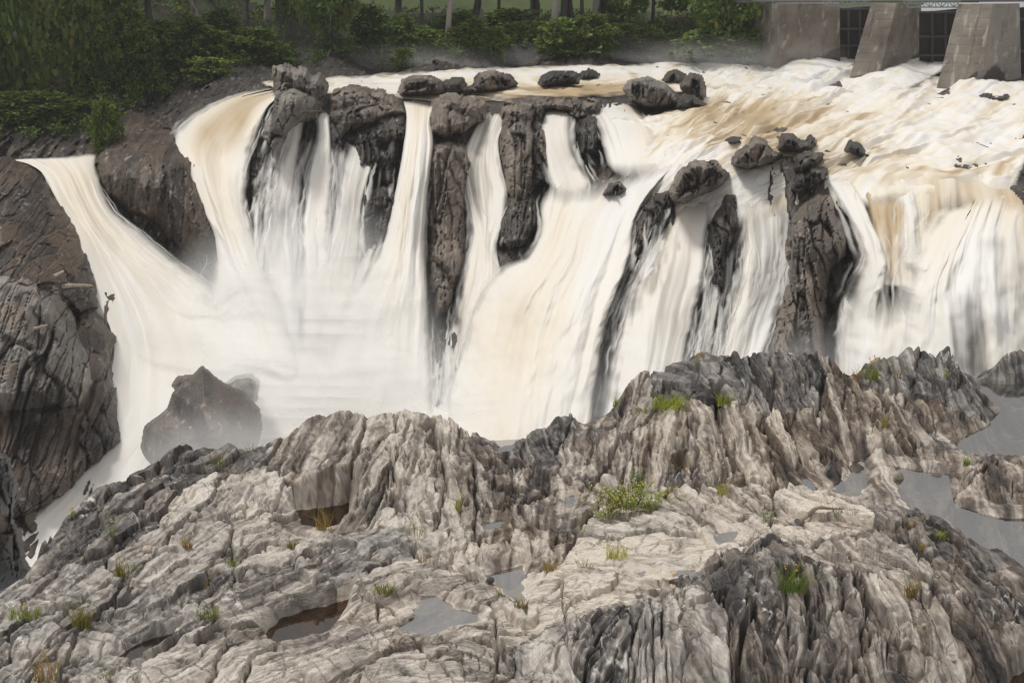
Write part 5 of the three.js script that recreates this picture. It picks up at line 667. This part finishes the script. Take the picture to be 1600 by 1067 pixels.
function leafStem(seed, h, lx, lz, cols, leaf, n) {      // a stem set with lance shaped leaves
  const r = rng(seed), P = [], C = [], I = [], at3 = (t) => new THREE.Vector3(lx * t * t, h * t * (1 - 0.1 * t), lz * t * t), quad = (a, b, c, d, col) => { const o = P.length / 3; for (const v of [a, b, c, d]) { P.push(v.x, v.y, v.z); C.push(...col); } I.push(o, o + 1, o + 2, o, o + 2, o + 3); };
  for (let k = 0; k < 5; k++) { const a = at3(k / 5), b = at3((k + 1) / 5), w = 0.004; quad(new THREE.Vector3(a.x - w, a.y, a.z), new THREE.Vector3(a.x + w, a.y, a.z), new THREE.Vector3(b.x + w, b.y, b.z), new THREE.Vector3(b.x - w, b.y, b.z), [0.12, 0.09, 0.04]); }
  for (let k = 0; k < n; k++) { const t = 0.15 + 0.85 * (k / n), p = at3(t), a = k * 2.4 + r(), d = new THREE.Vector3(Math.cos(a), 0.5 + 0.6 * r(), Math.sin(a)).normalize(), s = new THREE.Vector3(-Math.sin(a), 0.2 * (r() - 0.5), Math.cos(a)).normalize(), L = leaf * (0.7 + 0.6 * r()) * (1.1 - 0.5 * t), m = p.clone().addScaledVector(d, L * 0.45), col = cols[Math.floor(Math.pow(r(), 1.4) * cols.length)]; quad(p, m.clone().addScaledVector(s, L * 0.19), p.clone().addScaledVector(d, L).add(new THREE.Vector3(0, -0.15 * L, 0)), m.clone().addScaledVector(s, -L * 0.19), col); }
  return geo(P, I, C);
}
const pm = (p) => -p.z / FPX / 0.95;      // metres per pixel there
function tuft(label, px, py, hp, wp, cols, n = 40, flowers = 0, name = 'grass_tuft', cat = 'grass tuft') {
  const p = onRock(px, py), m = pm(p), g = base(name, p); g.position.y -= 0.03; tag(g, label, cat); put('blades', blades(px, hp * m * 1.15, wp * m, n, cols), bladeMat, g);
  if (flowers) { const r = rng(px + 1); for (let k = 0; k < flowers; k++) { const b = new THREE.IcosahedronGeometry(0.012 + 0.012 * r(), 0); put('flower_head', b, goldMat, g).position.set((r() - 0.5) * wp * m * 0.8, hp * m * (0.75 + 0.4 * r()), (r() - 0.5) * 0.05); } } return g;
}
const goldMat = new THREE.MeshStandardMaterial({ color: new THREE.Color().setRGB(...GOLD), roughness: 0.8 });
function herb(label, px, py, hp, wp, cols, stems, leaf, name = 'leafy_plant', cat = 'plant', gold = false, lean = 0.35) {
  const p = onRock(px, py), m = pm(p), g = base(name, p), r = rng(px * 3 + py), H = hp * m, W = wp * m; g.position.y -= 0.03; tag(g, label, cat);
  for (let k = 0; k < stems; k++) { const u = stems > 1 ? k / (stems - 1) - 0.5 : 0, h = H * (1 - 0.55 * Math.abs(u) * 1.6 * r()) * (0.75 + 0.35 * r()), s = put('stem', leafStem(px + k * 7, h, u * W * lean * 2 * (0.4 + r()), (r() - 0.5) * W * 0.3, cols, leaf, Math.round(h / leaf * 3.2)), bladeMat, g); s.position.set(u * W * 0.65, 0, (r() - 0.5) * W * 0.25); if (gold) { const b = new THREE.ConeGeometry(0.016, 0.09, 6); const f = put('flower_head', b, goldMat, g); f.position.set(s.position.x + u * W * lean * 2 * 0.8, h * 0.95, s.position.z); } } return g;
}
herb('large leafy willow bush with reddish tips in the middle of the outcrop', 985, 803, 62, 100, [LIME, GREEN, LIME, FRESH, GREEN, LIME, RUST], 48, 0.12, 'willow_bush', 'bush', false, 0.6);
herb('tall willow shoot standing up behind the leafy bush', 996, 770, 60, 22, [FRESH, GREEN, FRESH, RUST], 8, 0.1, 'willow_bush', 'bush');
herb('trailing lower part of the leafy willow at the slab edge', 945, 812, 30, 40, [GREEN, LIME, GREEN], 14, 0.09, 'willow_bush', 'bush', false, 0.7);
tuft('yellow green cushion of leaves on the left shoulder of the high ridge', 1048, 636, 26, 56, [LIME, GREEN, LIME], 170); tuft('yellow green tuft beside the pale knobs of the high ridge', 1131, 634, 30, 20, [LIME, GREEN, STRAW], 60);
herb('yellow topped plant on the crest at the left of the high ridge', 1091, 572, 28, 14, [GREEN, LIME], 4, 0.05, 'goldenrod', 'plant', true); tuft('tall yellow flowered tuft on the second ridge crest', 1362, 592, 36, 20, [GREEN, OLIVE, LIME], 50, 16); tuft('straw coloured tuft left of the flowered tuft on the second ridge', 1338, 594, 26, 12, [STRAW, OLIVE], 30);
tuft('olive grass in the groove of the second ridge', 1383, 668, 30, 12, [OLIVE, LIME, STRAW], 36); tuft('small yellow tuft beside the white quartz on the second ridge crest', 1480, 592, 14, 10, [GREEN, STRAW], 24, 3); tuft('straw wisps on the crest of the second ridge', 1402, 590, 24, 12, [STRAW, OLIVE], 18); tuft('green grass on the brown rock neck by the pool', 1512, 728, 22, 12, [GREEN, FRESH], 34);
tuft('straw tuft in the long dry gully of the leaning shoulder', 962, 634, 26, 9, [LIME, OLIVE], 24); tuft('mossy patch under the leaning shoulder', 1008, 642, 10, 26, [OLIVE, LIME], 60); tuft('bright lime tuft at the foot of the wavy rib', 1128, 774, 26, 14, [LIME, STRAW, LIME], 44); tuft('long straw stalks hanging before the dark hollow', 1068, 738, 34, 22, [STRAW, OLIVE], 16);
herb('green plant at the left end of the driftwood log', 1202, 818, 34, 26, [FRESH, GREEN, LIME], 7, 0.055); herb('green sprig behind the driftwood log', 1308, 812, 24, 14, [FRESH, GREEN], 4, 0.05); herb('small green sprig right of the driftwood log', 1336, 804, 18, 10, [FRESH, GREEN], 3, 0.045); tuft('dry brown tuft on the dark knob by the pool', 1424, 826, 26, 18, [STRAW, OLIVE], 34); tuft('short green tuft on the dark knob by the pool', 1470, 840, 18, 16, [GREEN, LIME], 40);
tuft('green and yellow bush in the dark cleft at the lower right', 1240, 922, 48, 44, [FRESH, GREEN, OLIVE], 120, 6); tuft('brown hanging grass in the deep fold at the lower right', 1424, 934, 46, 22, [OLIVE, STRAW, OLIVE], 60); tuft('thin dry grass on the grey slab right of the log', 1442, 862, 16, 12, [STRAW, OLIVE], 30);
tuft('slender goldenrod stalk on the cream slab', 1050, 930, 42, 8, [OLIVE, STRAW], 8, 5); tuft('pale yellow spreading tuft left of the cream slab', 964, 872, 36, 34, [LIME, STRAW, LIME], 60); herb('two bright green sprigs by the little puddle below the blocks', 914, 888, 18, 34, [FRESH, GREEN], 6, 0.05); tuft('brown dead tuft right of the corner puddle', 862, 892, 26, 24, [STRAW, OLIVE], 50); herb('thin yellow green sprig in the crack left of the cream slab', 908, 834, 30, 14, [LIME, GREEN], 4, 0.04);
tuft('yellow flowered tuft at the rim of the corner puddle', 814, 950, 24, 22, [OLIVE, GREEN, RUST], 50, 5); tuft('two small goldenrods beside the corner puddle', 778, 930, 20, 12, [GREEN, OLIVE], 12, 4); tuft('green brown tuft on the pale shelf', 600, 928, 22, 34, [OLIVE, GREEN, LIME], 90); tuft('straw grass leaning before the black pool', 506, 828, 46, 26, [STRAW, STRAW, OLIVE], 40); tuft('short mixed tuft below the black pool', 460, 856, 20, 24, [OLIVE, GREEN, STRAW], 60);
herb('goldenrod at the foot of the fluted slabs', 652, 842, 34, 12, [GREEN, LIME], 3, 0.04, 'goldenrod', 'plant', true); tuft('tall grass in the corner of the upright ribs', 716, 800, 40, 12, [LIME, OLIVE, GREEN], 26); herb('lime green sprig in the cleft right of the smooth hump', 540, 740, 22, 10, [FRESH, GREEN], 3, 0.045); tuft('straw stalks on the ledge above the pale shelf', 662, 880, 30, 22, [STRAW, OLIVE], 18); tuft('tiny green tuft on top of the smooth hump crest', 712, 660, 12, 5, [GREEN, OLIVE], 12);
tuft('orange brown tuft on the left slope', 292, 858, 28, 14, [STRAW, RUST, OLIVE], 44); tuft('green tuft in a pocket of the left slope', 362, 884, 18, 18, [GREEN, OLIVE, LIME], 50); tuft('olive tuft in the long crack of the left slope', 190, 900, 40, 24, [OLIVE, STRAW, GREEN], 60, 5); herb('leafy sprig beside the white quartz stone', 210, 892, 20, 16, [FRESH, GREEN], 5, 0.045); tuft('yellow goldenrod on the dark layered slope', 174, 838, 30, 8, [GREEN, OLIVE], 14, 5); tuft('small yellow plant on the gorge rim at the left', 112, 806, 16, 6, [GREEN, LIME], 14, 3);
herb('green sprigs at the top of the left slope', 392, 704, 14, 34, [FRESH, GREEN], 6, 0.04); tuft('olive plants in the dark notch of the left rim', 340, 728, 20, 22, [OLIVE, GREEN], 26, 4); tuft('dry yellow grass in the crack at the lower left', 128, 985, 60, 30, [OLIVE, STRAW, GREEN], 90); tuft('tall straw stalks at the bottom left', 72, 1062, 70, 36, [STRAW, STRAW, OLIVE], 50); tuft('low green plants along the crack at the left edge', 40, 968, 24, 50, [GREEN, OLIVE, LIME], 80, 3); herb('dark green plant at the bottom left', 165, 1062, 26, 22, [FRESH, GREEN, OLIVE], 6, 0.045); tuft('olive tuft in the hollow above the small brown pool', 322, 966, 26, 40, [OLIVE, GREEN], 70); tuft('straw stalk on the grey rock back', 322, 920, 50, 6, [STRAW, OLIVE], 6);
// wood and stones
const woodMat = new THREE.MeshStandardMaterial({ vertexColors: true, bumpMap: GRAIN, bumpScale: 0.02, roughness: 0.9 });
function log(label, pts, r0, r1, cols = [[0.3, 0.24, 0.18], [0.5, 0.42, 0.33]]) {
  const c = new THREE.CatmullRomCurve3(pts), g = new THREE.TubeGeometry(c, 24, 1, 9), p = g.attributes.position, n = g.attributes.normal, C = []; for (let k = 0; k < p.count; k++) { const t = Math.floor(k / 10) / 24, b = noise(p.getX(k) * 6, p.getY(k) * 60, p.getZ(k) * 30), R = lerp(r0, r1, t) * (1 + 0.18 * b) - 1; p.setXYZ(k, p.getX(k) + n.getX(k) * R, p.getY(k) + n.getY(k) * R, p.getZ(k) + n.getZ(k) * R); C.push(...mix3(cols[0], cols[1], clamp(0.5 + b))); }
  g.setAttribute('color', new THREE.BufferAttribute(new Float32Array(C), 3)); g.computeVertexNormals(); const end = new THREE.CircleGeometry(r0 * 1.02, 10); end.lookAt(pts[0].clone().sub(pts[1])); end.translate(pts[0].x, pts[0].y, pts[0].z); end.setAttribute('color', new THREE.BufferAttribute(new Float32Array(end.attributes.position.count * 3).fill(0.25), 3)); return tag(put('driftwood_log', mergeGeometries([g, end]), woodMat), label, 'driftwood');
}
const up = (v, d) => { v.y += d; return v; };
log('weathered driftwood log lying across the cream slab', [up(onRock(1246, 822), 0.1), up(onRock(1262, 814), 0.14), up(onRock(1277, 806), 0.12), up(onRock(1296, 802), 0.08), up(onRock(1316, 799), 0.05)], 0.075, 0.02);
const ledge = (px, py, b) => at(px, py, baseD(px, py) - b);
log('pale driftwood pole on the gorge ledge at the left', [ledge(98, 447, 4.6), ledge(112, 446, 4.4), ledge(142, 446, 3.8)], 0.12, 0.07); log('short pale stick above the grey knob', [ledge(82, 432, 5.2), ledge(98, 424, 4.6)], 0.1, 0.06); log('thin dark log lodged across the twin cascades', [ledge(470, 174, 3), ledge(486, 175, 3), ledge(504, 173, 3)], 0.09, 0.06, [[0.08, 0.06, 0.045], [0.15, 0.11, 0.08]]); log('bleached stick resting on the grey knob', [ledge(50, 514, 6), ledge(72, 508, 5.8)], 0.09, 0.05);
function stone(label, px, py, wp, hp, a, b, seed) { const p = onRock(px, py), m = pm(p), g = new THREE.IcosahedronGeometry(1, 4), q = g.attributes.position, C = []; for (let k = 0; k < q.count; k++) { const x = q.getX(k), y = q.getY(k), z = q.getZ(k), n = 1 + 0.22 * fbm(x * 1.3 + seed, y * 1.3, z * 1.3, 3) + 0.08 * noise(x * 5, y * 5, z * 5 + seed); q.setXYZ(k, x * n * wp * m / 2, y * n * hp * m / 2, z * n * wp * m / 2.4); C.push(...mix3(a, b, clamp(0.5 + fbm(x * 3, y * 3, z * 3 + seed, 3)))); } g.setAttribute('color', new THREE.BufferAttribute(new Float32Array(C), 3)); g.computeVertexNormals(); const o = tag(put('loose_stone', g, woodMat), label, 'stone'); o.position.copy(p); o.position.y += hp * m * 0.25; }
stone('white quartz stone with orange stains on the left slope', 230, 864, 17, 15, [0.75, 0.7, 0.62], [0.55, 0.38, 0.24], 3); stone('dark stone at the edge of the corner puddle', 766, 914, 14, 11, [0.06, 0.055, 0.05], [0.14, 0.125, 0.11], 8); stone('small tan stone in a hollow of the lower right rocks', 1445, 979, 10, 6, [0.5, 0.38, 0.26], [0.6, 0.5, 0.38], 5); stone('flat tan stone near the bottom right', 1491, 1033, 9, 5, [0.5, 0.4, 0.3], [0.6, 0.5, 0.4], 6); stone('grey rounded stone at the pool edge below the high ridge', 1404, 752, 16, 22, [0.28, 0.25, 0.21], [0.42, 0.37, 0.31], 7); stone('brown flat stone lying in the lower pool', 1464, 748, 18, 8, [0.1, 0.08, 0.06], [0.18, 0.15, 0.12], 9);
renderer.render(scene, camera);
